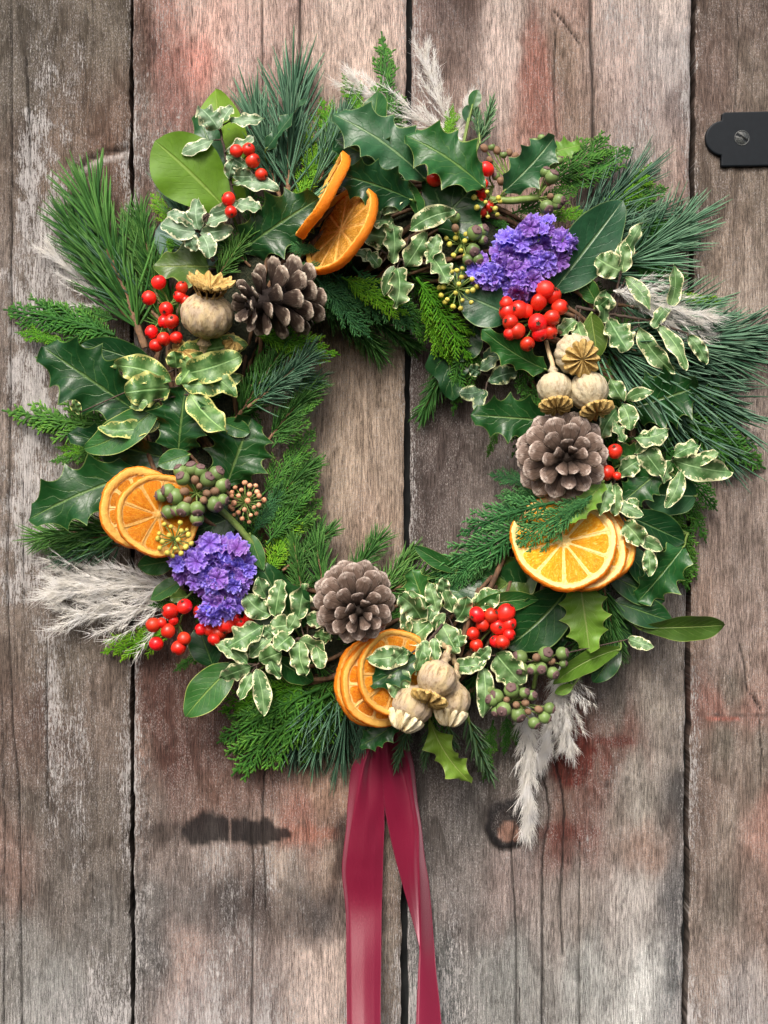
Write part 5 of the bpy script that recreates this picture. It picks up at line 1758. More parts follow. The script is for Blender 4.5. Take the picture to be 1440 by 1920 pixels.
UP = (0.3, 1, 0)
orange('thin orange slice seen almost edge-on, leaning left at the top', 608, 368, 150, (-0.85, 0.48, 0.20), 84, 'pulpd', 1, 3, thick=18)
orange('upright golden orange slice facing up left at the top', 640, 432, 150, (-0.70, 0.40, 0.54), 88, 'pulpt', 2, 2, thick=18, pith='pithd', rimw=0.11)
orange('rear orange slice of the left pair, rim further out', 264, 953, 128, (0.34, 0.12, 0.93), 74, 'pulpd', 3, 4, rimw=0.2, thick=15)
orange('front orange slice of the left pair, partly under ivy berries', 297, 966, 158, (0.30, 0.10, 0.94), 74, 'pulp', 4, 4, nseg=9, pith='pithd', rimw=0.13, thick=14)
orange('front orange slice of the right group, under a cypress spray', 1056, 1016, 158, (0.02, 0.50, 0.86), 94, 'pulpg', 5, 3, nseg=10, spin=0.25, thick=13)
orange('middle orange slice of the right group', 1078, 1022, 140, (0.0, 0.46, 0.88), 92, 'pulpg', 6, 4, thick=13)
orange('rear deep orange slice of the right group', 1108, 1022, 122, (-0.05, 0.42, 0.9), 80, 'pulp', 7, 5, thick=14)
orange('rear orange slice of the bottom group, rim furthest left', 706, 1278, 124, (0.38, 0.08, 0.92), 80, 'pulp', 8, 4, rimw=0.14, thick=15)
orange('middle orange slice of the bottom group with wide skin', 718, 1280, 140, (0.34, 0.05, 0.93), 80, 'pulp', 9, 5, rimw=0.16, thick=15)
orange('front orange slice of the bottom group, half under cream edged leaves', 744, 1262, 158, (0.36, 0.10, 0.92), 76, 'pulp', 10, 4, rimw=0.12, pith='pithd', thick=14)

# ------------------------------------------------------------------ poppy seed heads
def poppy_material(name, a_, b_, c_):
    m = NT(name)
    n1 = m.noise(m.obj(), 120, 4, 0.6)
    n2 = m.noise(m.obj(), 420, 5, 0.7, (1, 1, 0.35))
    c = m.mix(m.ramp(n1, 0.35, 0.65), a_, b_)
    c = m.mix(m.math('MULTIPLY', m.ramp(n2, 0.48, 0.66), 0.7), c, c_)
    m.col(m.vary(c, 0.07))
    m.rough(0.75, 0.2)
    m.bump(m.math('ADD', n1, n2), 0.8, 0.0014)
    return m.m


M['poppy'] = poppy_material('poppy_capsule', (0.56, 0.44, 0.25), (0.44, 0.35, 0.25), (0.20, 0.12, 0.05))
M['poppyw'] = poppy_material('pale_poppy_capsule', (0.56, 0.49, 0.32), (0.47, 0.41, 0.29), (0.27, 0.19, 0.10))
M['crown'] = poppy_material('poppy_crown', (0.58, 0.42, 0.16), (0.46, 0.30, 0.09), (0.22, 0.13, 0.04))
M['crownw'] = poppy_material('pale_poppy_crown', (0.80, 0.73, 0.52), (0.74, 0.62, 0.36), (0.42, 0.30, 0.12))


def poppy(label, x, y, h, axis, r, rc, stalk=None, mat='poppy', cm='crown', seed=0, nray=11, elong=1.0, cup=0.0, gap=1.0, cut=0.26):
    g = np.random.default_rng(seed)
    c = P(x, y, h)
    F = frame(axis)
    e = emp('poppy_seed_head', c, label, 'poppy seed head', 'dried poppy seed heads on the wreath')
    orient(e, c, F[:, 1], F[:, 2], 1.0)
    prof = [(0.18, -1.55), (0.19, -1.42), (0.27, -1.34), (0.30, -1.26), (0.24, -1.18), (0.20, -1.06), (0.30, -0.93), (0.60, -0.78), (0.85, -0.52), (0.98, -0.2), (1.0, 0.1), (0.94, 0.38), (0.80, 0.62), (0.62, 0.78), (0.46, 0.87), (0.40, 0.94), (0.40, 1.02)]
    prof = [(a * r, b * r * elong) for a, b in prof]
    v, f, uv = lathe(prof, 66, 0.028, nray)
    v = v * (1 + 0.035 * fbm2(v[:, 0:1] / 9, v[:, 1:2] / 9 + v[:, 2:3] / 11, seed, 3))
    mb = MB()
    mb.add(v, f, uv)
    mb.build('capsule', M[mat], e)
    # crown: rayed disc, ridges on top, teeth hanging at the rim
    nr_, nt_ = 13, nray * 12
    s_, th = np.meshgrid(np.linspace(0, 1, nr_), np.linspace(0, 2 * math.pi, nt_, endpoint=False), indexing='ij')
    lob = np.abs(np.cos(nray * th / 2 + 0.35 * np.sin(2 * th + seed))) ** 0.5
    R = rc * s_ * (1 - cut * (1 - lob) * s_ ** 0.7 + 0.05 * np.sin(th * 3 + seed))
    z0 = 1.02 * r * elong + gap * 3
    ridge = (np.abs(np.cos(nray * th / 2 + 0.35 * np.sin(2 * th + seed))) ** 4) * 8.0 * np.sin(np.clip(s_, 0, 1) * math.pi * 0.88) ** 0.6
    Z = z0 + 6 + cup * 14 * s_ ** 2 - 3.0 * s_ ** 2 * (1 - cup) + ridge * (rc / 32)
    Z = Z + 0.6 * g.normal(0, 1, Z.shape) * 0.4
    top = np.stack([R * np.cos(th), R * np.sin(th), Z], -1)
    bot = top.copy()
    bot[..., 2] -= 3.2 + ridge * 0.6
    mb = MB()
    ff = grid_f(nr_, nt_, True)
    mb.add(top.reshape(-1, 3), ff)
    mb.add(bot.reshape(-1, 3), ff[:, ::-1])
    rim = np.stack([top[-1], bot[-1]], 0)
    mb.add(rim.reshape(-1, 3), grid_f(2, nt_, True))
    mb.build('crown', M[cm], e)
    # little struts between capsule and crown
    mb = MB()
    for k in range(nray):
        a = (k) * 2 * math.pi / nray
        d = np.array([math.cos(a), math.sin(a), 0])
        p0 = d * r * 0.40 + np.array([0, 0, 0.93 * r * elong])
        p1 = d * rc * 0.72 + np.array([0, 0, z0 + 4 + cup * 7])
        wire(mb, [p0, p0 * 0.6 + p1 * 0.4 + np.array([0, 0, -1.5]), p1], 1.7, 1.4, 5, 6)
    mb.build('strut', M[cm], e)
    if stalk is not None:
        mb = MB()
        s0 = np.array([0, 0, -1.5 * r * elong])
        # stalk end given in u-space; bring it to local space
        E = (P(*stalk) - c) @ F
        wire(mb, [s0, s0 + np.array([0, 0, -0.35 * r]), (s0 + E) / 2, E], r * 0.15, r * 0.13, 8, 16)
        mb.build('stalk', M['stalk'], e)
    return e


M['stalk'] = simple_mat('straw_stalk', (0.34, 0.24, 0.12), (0.55, 0.43, 0.25), 260, 0.7, 0.5, st=(1, 1, 0.3))
poppy('largest purple tinged poppy head with upright crown, left of the dark pine cone', 388, 592, 158, (0.16, 0.86, 0.46), 46, 42, (384, 700, 90), 'poppy', 'crown', 1, 13, 0.88, cup=1.1, gap=0.2, cut=0.36)
poppy('small poppy head whose star crown peeps out under the largest one', 352, 684, 100, (-0.15, 0.62, 0.75), 24, 30, (370, 740, 70), 'poppy', 'crown', 2, 10)
poppy('small pale poppy head half hidden below the dark pine cone', 424, 660, 106, (0.45, 0.45, 0.7), 24, 20, (400, 720, 70), 'poppyw', 'crown', 3, 10)
poppy('topmost poppy head of the right trio, crown facing out', 1078, 664, 146, (0.14, -0.30, 0.93), 36, 34, (1050, 600, 70), 'poppyw', 'crown', 4, 12, 0.95)
poppy('left poppy head of the right trio on a bare stalk, crown down', 1040, 728, 158, (0.02, -0.88, 0.45), 31, 30, (1024, 640, 110), 'poppyw', 'crown', 5, 12, 0.92)
poppy('right poppy head of the right trio, crown pointing lower right', 1103, 732, 156, (0.26, -0.86, 0.42), 35, 32, (1070, 640, 80), 'poppyw', 'crown', 6, 12, 0.98)
poppy('left poppy head of the bottom trio with pale fringe crown', 774, 1322, 176, (-0.44, -0.86, 0.22), 36, 34, (815, 1240, 130), 'poppy', 'crownw', 7, 11, 0.95, cup=-1.1, cut=0.62)
poppy('top poppy head of the bottom trio, crown over the other two', 820, 1272, 196, (-0.36, -0.82, 0.42), 34, 34, (830, 1200, 130), 'poppy', 'crown', 8, 12, 0.95)
poppy('right poppy head of the bottom trio with pale fringe crown', 847, 1312, 166, (-0.16, -0.96, 0.22), 33, 31, (850, 1230, 120), 'poppy', 'crownw', 9, 11, 1.0, cup=-1.1, cut=0.62)

# ------------------------------------------------------------------ red berries
m = NT('red_berry')
n1 = m.noise(m.obj(), 120, 3, 0.5)
c = m.mix(m.ramp(n1, 0.35, 0.65), (0.55, 0.008, 0.008), (0.80, 0.045, 0.016))
sp_ = m.noise(m.obj(), 420, 4, 0.7)
c = m.mix(m.math('MULTIPLY', m.ramp(sp_, 0.62, 0.70), 0.5), c, (0.16, 0.02, 0.01))
m.col(m.vary(c, 0.24, 0.003))
m.rough(0.3, 0.45)
m.l(m.math('MULTIPLY_ADD', m.ramp(sp_, 0.3, 0.7), 0.25, 0.2), m.b.inputs['Roughness'])
m.b.inputs['Subsurface Weight'].default_value = 0.15
m.b.inputs['Subsurface Radius'].default_value = (0.004, 0.001, 0.0006)
m.b.inputs['Subsurface Scale'].default_value = 0.5
m.bump(m.noise(m.obj(), 260, 3, 0.5), 0.12, 0.0006)
M['berry'] = m.m
M['calyx'] = simple_mat('berry_calyx', (0.03, 0.015, 0.008), (0.10, 0.05, 0.02), 900, 0.7)


def sphere_mesh(name, mat, n=14, k=22, dent=0.10, seed=0, flat=1.0):
    th = np.linspace(0.0001, math.pi - 0.0001, n)
    prof = [(math.sin(t), math.cos(t) * flat - dent * math.exp(-(t / 0.25) ** 2)) for t in th[::-1]]
    v, f, uv = lathe(prof, k)
    v = v * (1 + 0.03 * fbm2(v[:, 0:1] * 1.2 + 3, v[:, 1:2] * 1.2 + v[:, 2:3] + 5, seed, 2))
    mb = MB()
    mb.add(v, f, uv)
    return mb.mesh(name, mat)


BERRY = [sphere_mesh('berry', M['berry'], seed=s, flat=f) for s, f in ((1, 1.0), (2, 0.94), (3, 0.98))]
mb = MB()
for k in range(5):
    a = k * 2 * math.pi / 5
    d, pz = np.array([math.cos(a), math.sin(a), 0]), np.array([0, 0, 1.0])
    s_ = np.array([-math.sin(a), math.cos(a), 0])
    mb.add([d * .02 + pz * .94 + s_ * .08, d * .02 + pz * .94 - s_ * .08, d * 0.30 + pz * 0.99, d * 0.18 + pz * 1.04 + s_ * 0.13], [(0, 1, 2, 3)])
v, f, uv = lathe([(0.1, 0.90), (0.1, 0.98), (0.05, 1.0), (0.001, 0.98)], 8)
mb.add(v, f)
CALYX = mb.mesh('calyx', M['calyx'])


def put(parent, name, me, loc, axis, r, g, parent_scale=True):
    o = bpy.data.objects.new(name, me)
    COL.objects.link(o)
    o.parent = parent
    F = frame(axis)
    o.location = Vector(loc) * S
    o.rotation_euler = (Matrix(F.tolist()) @ Matrix.Rotation(g.uniform(0, 6.28), 3, 'Z')).to_euler()
    o.scale = (r, r, r)
    return o


def berry_sprig(label, hub, berries, h=130, seed=0, group='red berry sprigs'):
    g = np.random.default_rng(seed)
    H = P(hub[0], hub[1], h - 26)
    e = emp('berry_sprig', H, label, 'red berries', group)
    st = MB()
    for (x, y, r) in berries:
        dist = math.hypot(x - hub[0], y - hub[1])
        hh = h + 4 + g.uniform(-7, 9) - dist * 0.18
        c = P(x, y, hh)
        ax = nrm(np.array([(x - hub[0]) * 0.022, -(y - hub[1]) * 0.022, 0.35]) + g.normal(0, 0.45, 3) * np.array([1, 1, 0.3]) + np.array([0, -0.1, 0.15]))
        ax[2] = abs(ax[2])
        b = put(e, 'berry', BERRY[g.integers(0, 3)], c - H, ax, r * g.uniform(0.93, 1.05), g)
        b.scale = (b.scale[0] * g.uniform(0.92, 1.03), b.scale[1] * g.uniform(0.92, 1.03), b.scale[2] * g.uniform(0.94, 1.1))
        q = bpy.data.objects.new('calyx', CALYX)
        COL.objects.link(q)
        q.parent = b
        wire(st, [H, (H + c) / 2 + np.array([0, 0, -6]), c - ax * r * 0.9], 1.9, 1.4, 5, 8)
    wire(st, [H, H + np.array([g.uniform(-10, 10), g.uniform(-10, 10), -50])], 2.6, 2.6, 6)
    st.build('stem', M['stem'], e, H)
    return e


berry_sprig('bunch of red berries left of the largest poppy head, upper left', (318, 572), [
    (298, 529, 14), (279, 559, 14), (312, 580, 13), (322, 603, 13), (308, 603, 12), (284, 622, 13), (307, 636, 13), (331, 633, 12), (292, 648, 13), (341, 539, 12), (337, 556, 11), (347, 563, 11)], 140, 1)
berry_sprig('red berries high on the left near the top twig of cream edged leaves', (456, 300), [
    (443, 283, 12), (466, 280, 12), (474, 301, 14), (490, 327, 11)], 146, 2)
berry_sprig('two red berries beside the dark twig, below the top left berries', (420, 392), [(428, 373, 13), (433, 397, 11)], 148, 3)
berry_sprig('two red berries half hidden under the broad green holly leaf at top', (830, 350), [(816, 334, 16), (842, 332, 14)], 116, 4)
berry_sprig('red berries right of the broad holly leaf, partly behind its stalk', (925, 350), [(912, 317, 14), (905, 345, 10), (904, 362, 11), (903, 395, 13), (915, 388, 12), (900, 380, 10)], 118, 5)
berry_sprig('largest bunch of red berries directly beneath the upper purple flowers', (1000, 600), [
    (1022, 543, 18), (1037, 554, 16), (1050, 576, 16), (952, 584, 17), (973, 580, 16), (986, 583, 14), (1008, 606, 18), (1035, 596, 15), (1032, 622, 14), (1012, 625, 14), (956, 626, 13), (970, 621, 14),
    (989, 645, 13), (1010, 566, 14), (957, 604, 14), (949, 568, 13)], 146, 6)
berry_sprig('two single red berries right of the round grey pine cone', (1165, 870), [(1153, 846, 13), (1138, 887, 14), (1157, 893, 8)], 140, 7)
berry_sprig('red berries peeping from beneath the right orange slices', (1125, 1070), [(1120, 1086, 13), (1105, 1086, 11), (1132, 1080, 9)], 104, 8)
berry_sprig('compact bunch of red berries at bottom right beside the brown vine', (922, 1180), [
    (894, 1152, 14), (922, 1153, 14), (949, 1149, 16), (905, 1170, 13), (934, 1175, 16), (955, 1170, 13), (887, 1188, 12), (893, 1210, 12), (942, 1204, 14), (955, 1190, 11), (930, 1203, 12)], 136, 9)
berry_sprig('spread bunch of red berries at lower left over the white plume', (336, 1172), [
    (319, 1146, 15), (346, 1137, 14), (287, 1172, 14), (315, 1183, 14), (303, 1168, 10), (293, 1207, 13), (345, 1198, 12), (335, 1215, 14), (325, 1163, 10)], 132, 10)
berry_sprig('red berries tucked beneath the lower purple flowers', (410, 1165), [
    (374, 1147, 12), (377, 1180, 12), (424, 1170, 17), (409, 1187, 15), (401, 1199, 12), (466, 1158, 11), (392, 1182, 11), (440, 1160, 12), (450, 1168, 10)], 118, 11)

# ------------------------------------------------------------------ ivy berries and ivy flower heads
M['ivyb'] = simple_mat('green_ivy_berry', (0.10, 0.17, 0.045), (0.19, 0.27, 0.09), 200, 0.42, 0.2, vary=0.22)
M['ivycap'] = simple_mat('purple_brown_cap', (0.10, 0.055, 0.055), (0.19, 0.12, 0.11), 500, 0.75, 0.6)
M['ivybud'] = simple_mat('brown_ivy_bud', (0.16, 0.09, 0.05), (0.28, 0.17, 0.10), 400, 0.7, 0.5)
M['yel'] = simple_mat('yellow_green_bud', (0.46, 0.42, 0.05), (0.62, 0.55, 0.12), 500, 0.6, 0.4, vary=0.2)
M['peach'] = simple_mat('peach_bud', (0.55, 0.24, 0.12), (0.68, 0.38, 0.22), 500, 0.6, 0.4, vary=0.2)
IB = sphere_mesh('berry', M['ivyb'], 12, 18, 0.0, 5, 0.96)
IBB = sphere_mesh('berry', M['ivybud'], 8, 12, 0.0, 6, 1.2)
mb = MB()
v, f, uv = lathe([(0.66, 0.70), (0.70, 0.76), (0.64, 0.86), (0.50, 0.93), (0.25, 0.96), (0.12, 0.98), (0.10, 1.14), (0.001, 1.16)], 18, 0.06, 5)
mb.add(v, f)
ICAP = mb.mesh('cap', M['ivycap'])


def ivy_cluster(label, hub, berries, h=130, seed=0, stalk=None, sr=2.0, smat='stem'):
    """berries (x,y,r[,'b' for brown bud])"""
    g = np.random.default_rng(seed)
    H = P(hub[0], hub[1], h - 20)
    e = emp('ivy_berry_cluster', H, label, 'ivy berries', 'green ivy berry clusters')
    st = MB()
    for b in berries:
        x, y, r = b[:3]
        dist = math.hypot(x - hub[0], y - hub[1])
        c = P(x, y, h + 8 + g.uniform(-4, 6) - dist * 0.28)
        ax = nrm(c - H + np.array([0, 0, 10]) + g.normal(0, 5, 3))
        if len(b) > 3:
            put(e, 'bud', IBB, c - H, ax, r, g)
        else:
            o = put(e, 'berry', IB, c - H, ax, r, g)
            q = bpy.data.objects.new('cap', ICAP)
            COL.objects.link(q)
            q.parent = o
        wire(st, [H, (H + c) / 2 + np.array([0, 0, -2]), c - ax * r * 0.8], 1.5, 1.3, 5, 6)
    if stalk:
        wire(st, [H] + [P(*s) for s in stalk], sr * 2, sr * 1.9, 8, 18, 0.3)
    st.build('stem', M[smat], e, H)
    return e


ivy_cluster('large round cluster of green ivy berries over the left orange slices', (368, 924), [
    (338, 883, 12), (360, 879, 13), (343, 897, 13), (375, 883, 12), (390, 899, 14), (406, 888, 14), (417, 910, 14), (316, 920, 13), (303, 929, 12), (329, 931, 15), (345, 954, 14), (332, 956, 12),
    (370, 954, 14), (403, 945, 15), (369, 972, 13), (316, 960, 13), (418, 937, 11), (366, 900, 8, 'b'), (403, 921, 8, 'b'), (346, 922, 8, 'b'), (382, 938, 7, 'b'), (388, 925, 7, 'b'), (352, 938, 7, 'b'), (374, 912, 6, 'b')],
    176, 1, [(420, 962, 132), (450, 992, 122), (476, 1024, 110)], 3.2)
ivy_cluster('upper green ivy berries at bottom right, below the glossy dark leaf', (1010, 1242), [
    (975, 1233, 14), (979, 1255, 12), (997, 1255, 10), (1023, 1226, 14), (1014, 1253, 12), (1054, 1225, 12), (1036, 1262, 12), (1056, 1244, 8), (1006, 1233, 8, 'b'), (1034, 1240, 7, 'b'), (966, 1240, 8)], 132, 2, [(1000, 1290, 90)])
ivy_cluster('lower green ivy berries at the bottom, above the hanging plume tail', (960, 1315), [
    (915, 1291, 13), (931, 1305, 13), (959, 1294, 14), (944, 1330, 14), (971, 1340, 14), (983, 1299, 10), (997, 1304, 10), (931, 1334, 10), (922, 1312, 12), (1001, 1356, 11), (1030, 1328, 11), (1021, 1345, 12),
    (985, 1318, 7, 'b'), (968, 1322, 7, 'b'), (950, 1312, 6, 'b'), (1010, 1330, 7, 'b'), (990, 1334, 6, 'b')], 134, 3, [(990, 1260, 90)])
ivy_cluster('green ivy berries on a thick stalk above the upper purple flowers', (1008, 371), [
    (1035, 332, 13), (1025, 388, 13), (1048, 376, 12), (1048, 301, 8), (1023, 323, 10), (1036, 307, 8), (1032, 368, 6, 'b'), (1002, 266, 8), (1015, 258, 7), (1030, 342, 6, 'b'), (1045, 384, 9)], 128, 4, [(960, 376, 112), (918, 374, 100)], 3.4)
ivy_cluster('a few green ivy berries left of the upper purple flowers', (868, 460), [
    (890, 437, 14), (904, 432, 12), (887, 470, 13), (877, 487, 10), (853, 408, 10), (896, 486, 11), (854, 428, 7, 'b'), (905, 450, 9)], 134, 5, [(850, 480, 100)])
ivy_cluster('small brown ivy buds in an arc, upper right near the broad holly', (958, 345), [
    (908, 278, 7, 'b'), (922, 276, 7), (932, 282, 7, 'b'), (944, 290, 7), (955, 286, 6, 'b'), (966, 294, 7, 'b'), (980, 296, 7), (992, 302, 6, 'b'), (930, 330, 8), (940, 340, 8, 'b'), (1000, 310, 6), (918, 300, 6, 'b')], 112, 6)


def flower_head(label, x, y, h, R, mat, smat, seed=0, n=24, axis=(0, 0.1, 1), br=5.0):
    g = np.random.default_rng(seed)
    H = P(x, y, h - 18)
    e = emp('ivy_flower_head', H, label, 'ivy flowers', 'small ivy flower heads')
    st = MB()
    me = sphere_mesh('bud', M[mat], 8, 10, 0.15, 9, 0.9)
    F = frame(axis)
    for i in range(n):
        t = (i + 0.5) / n
        el = math.acos(1 - 1.15 * t)
        az = i * 2.399
        d = F @ np.array([math.sin(el) * math.cos(az), math.sin(el) * math.sin(az), math.cos(el) * 0.8])
        c = H + d * R * g.uniform(0.85, 1.1)
        put(e, 'bud', me, c - H, d, br * g.uniform(0.8, 1.15), g)
        wire(st, [H, (H + c) / 2, c - d * br * 0.7], 1.0, 1.3, 5, 5)
    wire(st, [H, H + F @ np.array([6, -8, -40.0])], 2.0, 2.0, 6)
    st.build('stem', M[smat], e, H)


flower_head('starry peach coloured ivy flower head right of the large ivy berry cluster', 460, 942, 134, 33, 'peach', 'stem', 1, 26)
flower_head('small yellow ivy flower head against the left orange slices', 328, 1012, 182, 31, 'yel', 'stem', 2, 18, (0.1, 0.0, 1))
flower_head('yellow starry ivy flower head left of the round dark leaf, upper right', 857, 542, 140, 36, 'yel', 'stem', 3, 24, (-0.2, 0.2, 1))
flower_head('little yellow ivy buds among grey green leaves above the flower head', 862, 458, 128, 24, 'yel', 'stem', 4, 12)
flower_head('greenish ivy buds beneath the broad holly leaf stalk at top right', 912, 384, 132, 26, 'yel', 'stem', 5, 10, (0.3, -0.5, 0.8))

# ------------------------------------------------------------------ purple statice
m = NT('purple_petal')
at = m.n('Attribute', attribute_name='Col')
s = m.n('SeparateColor')
m.l(at.outputs['Color'], s.inputs[0])
n1 = m.noise(m.obj(), 200, 3)
c = m.mix(s.outputs[0], (0.16, 0.05, 0.42), (0.34, 0.22, 0.80))
c = m.mix(m.math('MULTIPLY', m.ramp(s.outputs[0], 0.8, 1.0), 0.55), c, (0.56, 0.46, 0.92))
c = m.mix(m.math('MULTIPLY', n1, 0.25), c, (0.36, 0.13, 0.60))
c = m.vary(c, 0.30, 0.03)
m.col(c)
m.rough(0.6, 0.25)
m.trans(c, 0.35)
M['petal'] = m.m
FLO = []
for s_ in range(6):
    g = np.random.default_rng(700 + s_)
    mb = MB()
    for layer, (rs, zz) in enumerate(((1.0, 0.0), (0.72, 0.25))):
        nr_, nt_ = 7, 50
        R, T = np.meshgrid(np.linspace(0.05, 1, nr_), np.linspace(0, 2 * math.pi, nt_, endpoint=False), indexing='ij')
        npet = 5
        ph = g.uniform(0, 6)
        rad = R * rs * (0.84 + 0.16 * np.abs(np.cos(npet * T / 2 + ph)) ** 0.5)
        ruf = 0.20 * R ** 1.8 * (np.sin(7 * T + ph) + 0.7 * np.sin(12 * T + 2 * ph) + 0.3 * np.sin(21 * T))
        Z = zz + 0.75 * R ** 1.1 * (1 - 0.35 * layer) + ruf * rs - 0.25 * R ** 3
        rad = rad * (1 + 0.05 * np.sin(23 * T + ph))
        V = np.stack([rad * np.cos(T), rad * np.sin(T), Z], -1) + g.normal(0, 0.015, (nr_, nt_, 3))
        mb.add(V.reshape(-1, 3), grid_f(nr_, nt_, True), None, np.stack([R.ravel(), R.ravel() * 0, R.ravel() * 0], -1))
    FLO.append(mb.mesh('floret', M['petal'], smooth=True))


def statice(label, hub, domes, h, seed, fr=18.0):
    g = np.random.default_rng(seed)
    H = P(hub[0], hub[1], h - 40)
    e = emp('statice_flower', H, label, 'purple flower', 'purple statice flower clusters')
    st = MB()
    pts = []
    tries = 0
    for (cx, cy, cr) in domes:
        n = int(2.9 * (cr / fr) ** 2)
        for k in range(n):
            for _ in range(40):
                a, rr_ = g.uniform(0, 6.28), cr * math.sqrt(g.uniform(0, 1))
                x, y = cx + rr_ * math.cos(a), cy + rr_ * math.sin(a)
                if all((x - q[0]) ** 2 + (y - q[1]) ** 2 > (fr * 0.82) ** 2 for q in pts):
                    pts.append((x, y, rr_ / cr, cx, cy, cr))
                    break
    for (x, y, q, cx, cy, cr) in pts:
        c = P(x, y, h + cr * 0.55 * math.sqrt(max(0, 1 - q * q)) + g.uniform(-9, 9))
        ax = nrm(np.array([(x - cx) / cr * 0.8, -(y - cy) / cr * 0.8, 0.9]) + g.normal(0, 0.22, 3))
        put(e, 'floret', FLO[g.integers(0, 6)], c - ax * fr * 0.6 - H, ax, fr * g.uniform(0.62, 1.2), g)
        wire(st, [H, c - ax * fr * 0.5], 1.6, 1.2, 4, 3)
    st.build('stem', M['stem'], e, H)
    # brownish calyces between the florets
    return e


statice('upper cluster of purple papery flowers above the largest red berry bunch', (980, 490), [
    (924, 506, 36), (962, 456, 26), (1012, 428, 34), (1056, 448, 24), (1020, 482, 32), (985, 526, 36), (950, 492, 30), (905, 512, 22), (990, 470, 24), (975, 545, 20)], 128, 1)
statice('lower cluster of vivid violet flowers below the left orange slices', (405, 1080), [
    (358, 1046, 36), (400, 1034, 30), (436, 1044, 32), (392, 1084, 36), (440, 1092, 30), (420, 1118, 34), (398, 1150, 24), (452, 1068, 22), (370, 1080, 28), (336, 1050, 18)], 140, 2)

# ------------------------------------------------------------------ satin ribbon
m = NT('burgundy_satin')
o_ = m.obj()
n1 = m.noise(o_, 1, 2, 0.5, (1800, 1, 1800))
n2 = m.noise(o_, 14, 2, 0.5)
c = m.mix(n2, (0.125, 0.002, 0.018), (0.17, 0.004, 0.028))
m.col(c)
m.rough(0.42, 0.4)
m.b.inputs['Sheen Weight'].default_value = 0.7
m.b.inputs['Sheen Roughness'].default_value = 0.4
m.b.inputs['Sheen Tint'].default_value = (1.0, 0.55, 0.66, 1)
wv = m.noise(o_, 1, 2, 0.6, (900, 2600, 900))
m.bump(m.math('ADD', n1, wv), 0.35, 0.0004)
M['satin'] = m.m
rib = emp('satin_ribbon', P(715, 1380, 40), 'burgundy satin ribbon with two long tails hanging from the bottom of the wreath', 'ribbon')
O = P(715, 1380, 40)


def strip(rows, name='tail'):
    """rows: (y, [(x,h), ...]) columns across; smoothly interpolated"""
    ys = np.array([r[0] for r in rows], float)
    X = np.array([[c[0] for c in r[1]] for r in rows], float)
    Hh = np.array([[c[1] for c in r[1]] for r in rows], float)
    yy = np.linspace(ys[0], ys[-1], 120)
    ncol = X.shape[1]

    def cr(vals):
        pts = np.stack([ys, vals, vals * 0], -1)
        sp = smooth(pts, 400)
        return np.interp(yy, sp[:, 0], sp[:, 1])
    XX = np.stack([cr(X[:, j]) for j in range(ncol)], 1)
    HH = np.stack([cr(Hh[:, j]) for j in range(ncol)], 1)
    # refine across
    t = np.linspace(0, ncol - 1, (ncol - 1) * 7 + 1)
    XX = np.array([np.interp(t, range(ncol), r) for r in XX])
    H2 = []
    for q in HH:
        p = smooth(np.stack([np.arange(ncol), q, q * 0], -1), 60)
        H2.append(0.6 * np.interp(t, p[:, 0], p[:, 1]) + 0.4 * np.interp(t, range(ncol), q))
    HH = np.array(H2)
    base_ = HH.mean(1, keepdims=True)
    HH = base_ + (HH - base_) * 0.72
    YY = np.broadcast_to(yy[:, None], XX.shape)
    HH = HH + 1.2 * np.sin(YY / 37 + XX / 30)
    k = (D - HH) / D
    V = np.stack([(XX - 720) * k, (960 - YY) * k, HH], -1)
    mb = MB()
    f = grid_f(*XX.shape)
    mb.add(V.reshape(-1, 3), f)
    # back face 0.6 u behind gives the cloth a thickness
    Vb = V.copy()
    Vb[..., 2] -= 0.7
    mb.add(Vb.reshape(-1, 3), f[:, ::-1])
    for j in (0, XX.shape[1] - 1):
        e_ = np.stack([V[:, j], Vb[:, j]], 1).reshape(-1, 3)
        mb.add(e_, grid_f(len(V), 2))
    o = mb.build(name, M['satin'], rib, O)
    # stitched hem cords along both edges
    for j in (0, XX.shape[1] - 1):
        w_ = MB()
        v, f, t_ = tubes(V[None, :, j], np.full((1, len(V)), 0.9), 5)
        w_.add(v, f)
        w_.build('hem', M['satin'], o, O)
    return o


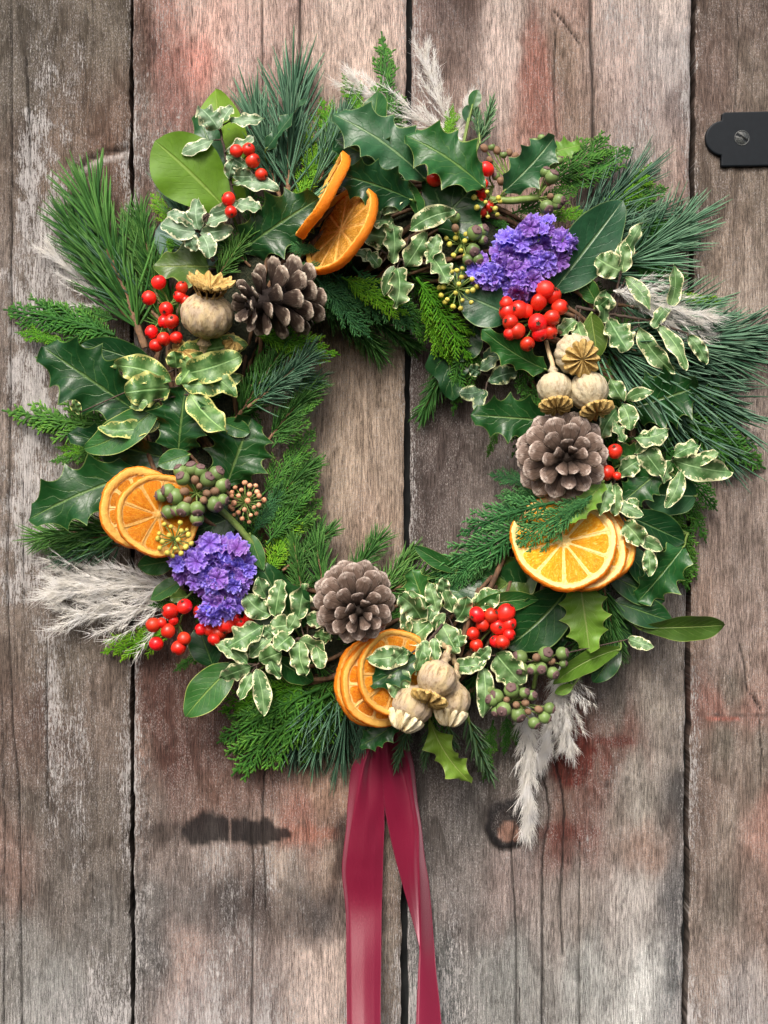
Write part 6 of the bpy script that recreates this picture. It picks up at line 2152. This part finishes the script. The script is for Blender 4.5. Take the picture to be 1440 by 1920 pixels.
strip([(1360, [(690, 26), (698, 50), (706, 30), (714, 50), (720, 34)]),
       (1405, [(676, 14), (692, 50), (700, 26), (709, 46), (719, 40)]),
       (1440, [(660, 12), (681, 50), (692, 30), (708, 38), (720, 34)]),
       (1500, [(653, 12), (668, 46), (690, 32), (708, 30), (720, 26)]),
       (1550, [(650, 14), (659, 40), (688, 36), (706, 24), (720, 20)]),
       (1600, [(644, 16), (652, 36), (682, 38), (704, 30), (718, 20)]),
       (1640, [(642, 16), (649, 32), (676, 36), (702, 30), (717, 22)]),
       (1710, [(649, 20), (655, 34), (680, 32), (702, 28), (715, 24)]),
       (1800, [(650, 46), (657, 58), (682, 60), (702, 54), (714, 48)]),
       (1920, [(651, 88), (658, 100), (682, 104), (702, 96), (713, 88)]),
       (2140, [(652, 180), (660, 190), (684, 196), (704, 190), (715, 180)])])
strip([(1360, [(712, 34), (724, 50), (738, 28), (752, 48), (758, 30)]),
       (1405, [(716, 42), (726, 50), (744, 24), (758, 48), (768, 20)]),
       (1440, [(717, 38), (730, 46), (752, 22), (768, 44), (776, 14)]),
       (1500, [(720, 28), (742, 36), (768, 30), (776, 42), (782, 12)]),
       (1554, [(729, 18), (752, 26), (776, 36), (785, 46), (790, 10)]),
       (1610, [(742, 12), (762, 24), (776, 36), (785, 50), (796, 8)]),
       (1661, [(756, 10), (768, 22), (778, 36), (786, 52), (804, 8)]),
       (1768, [(785, 10), (785.5, 20), (786, 36), (786.5, 56), (813, 12)]),
       (1820, [(792, 18), (790, 32), (788, 48), (784, 70), (817, 36)]),
       (1920, [(800, 40), (794, 56), (786, 76), (780, 104), (827, 74)]),
       (2140, [(812, 130), (800, 146), (786, 166), (774, 190), (842, 160)])])
kn = MB()
wire(kn, [P(700, 1352, 36), P(728, 1346, 58), P(760, 1354, 36)], 13, 13, 12, 16)
kn.build('knot', M['satin'], rib, O)

# prototypes that were never used keep no placeholder label
for ob in bpy.data.objects:
    if ob.get('label') == 'x':
        ob['label'] = 'sprig in the wreath'
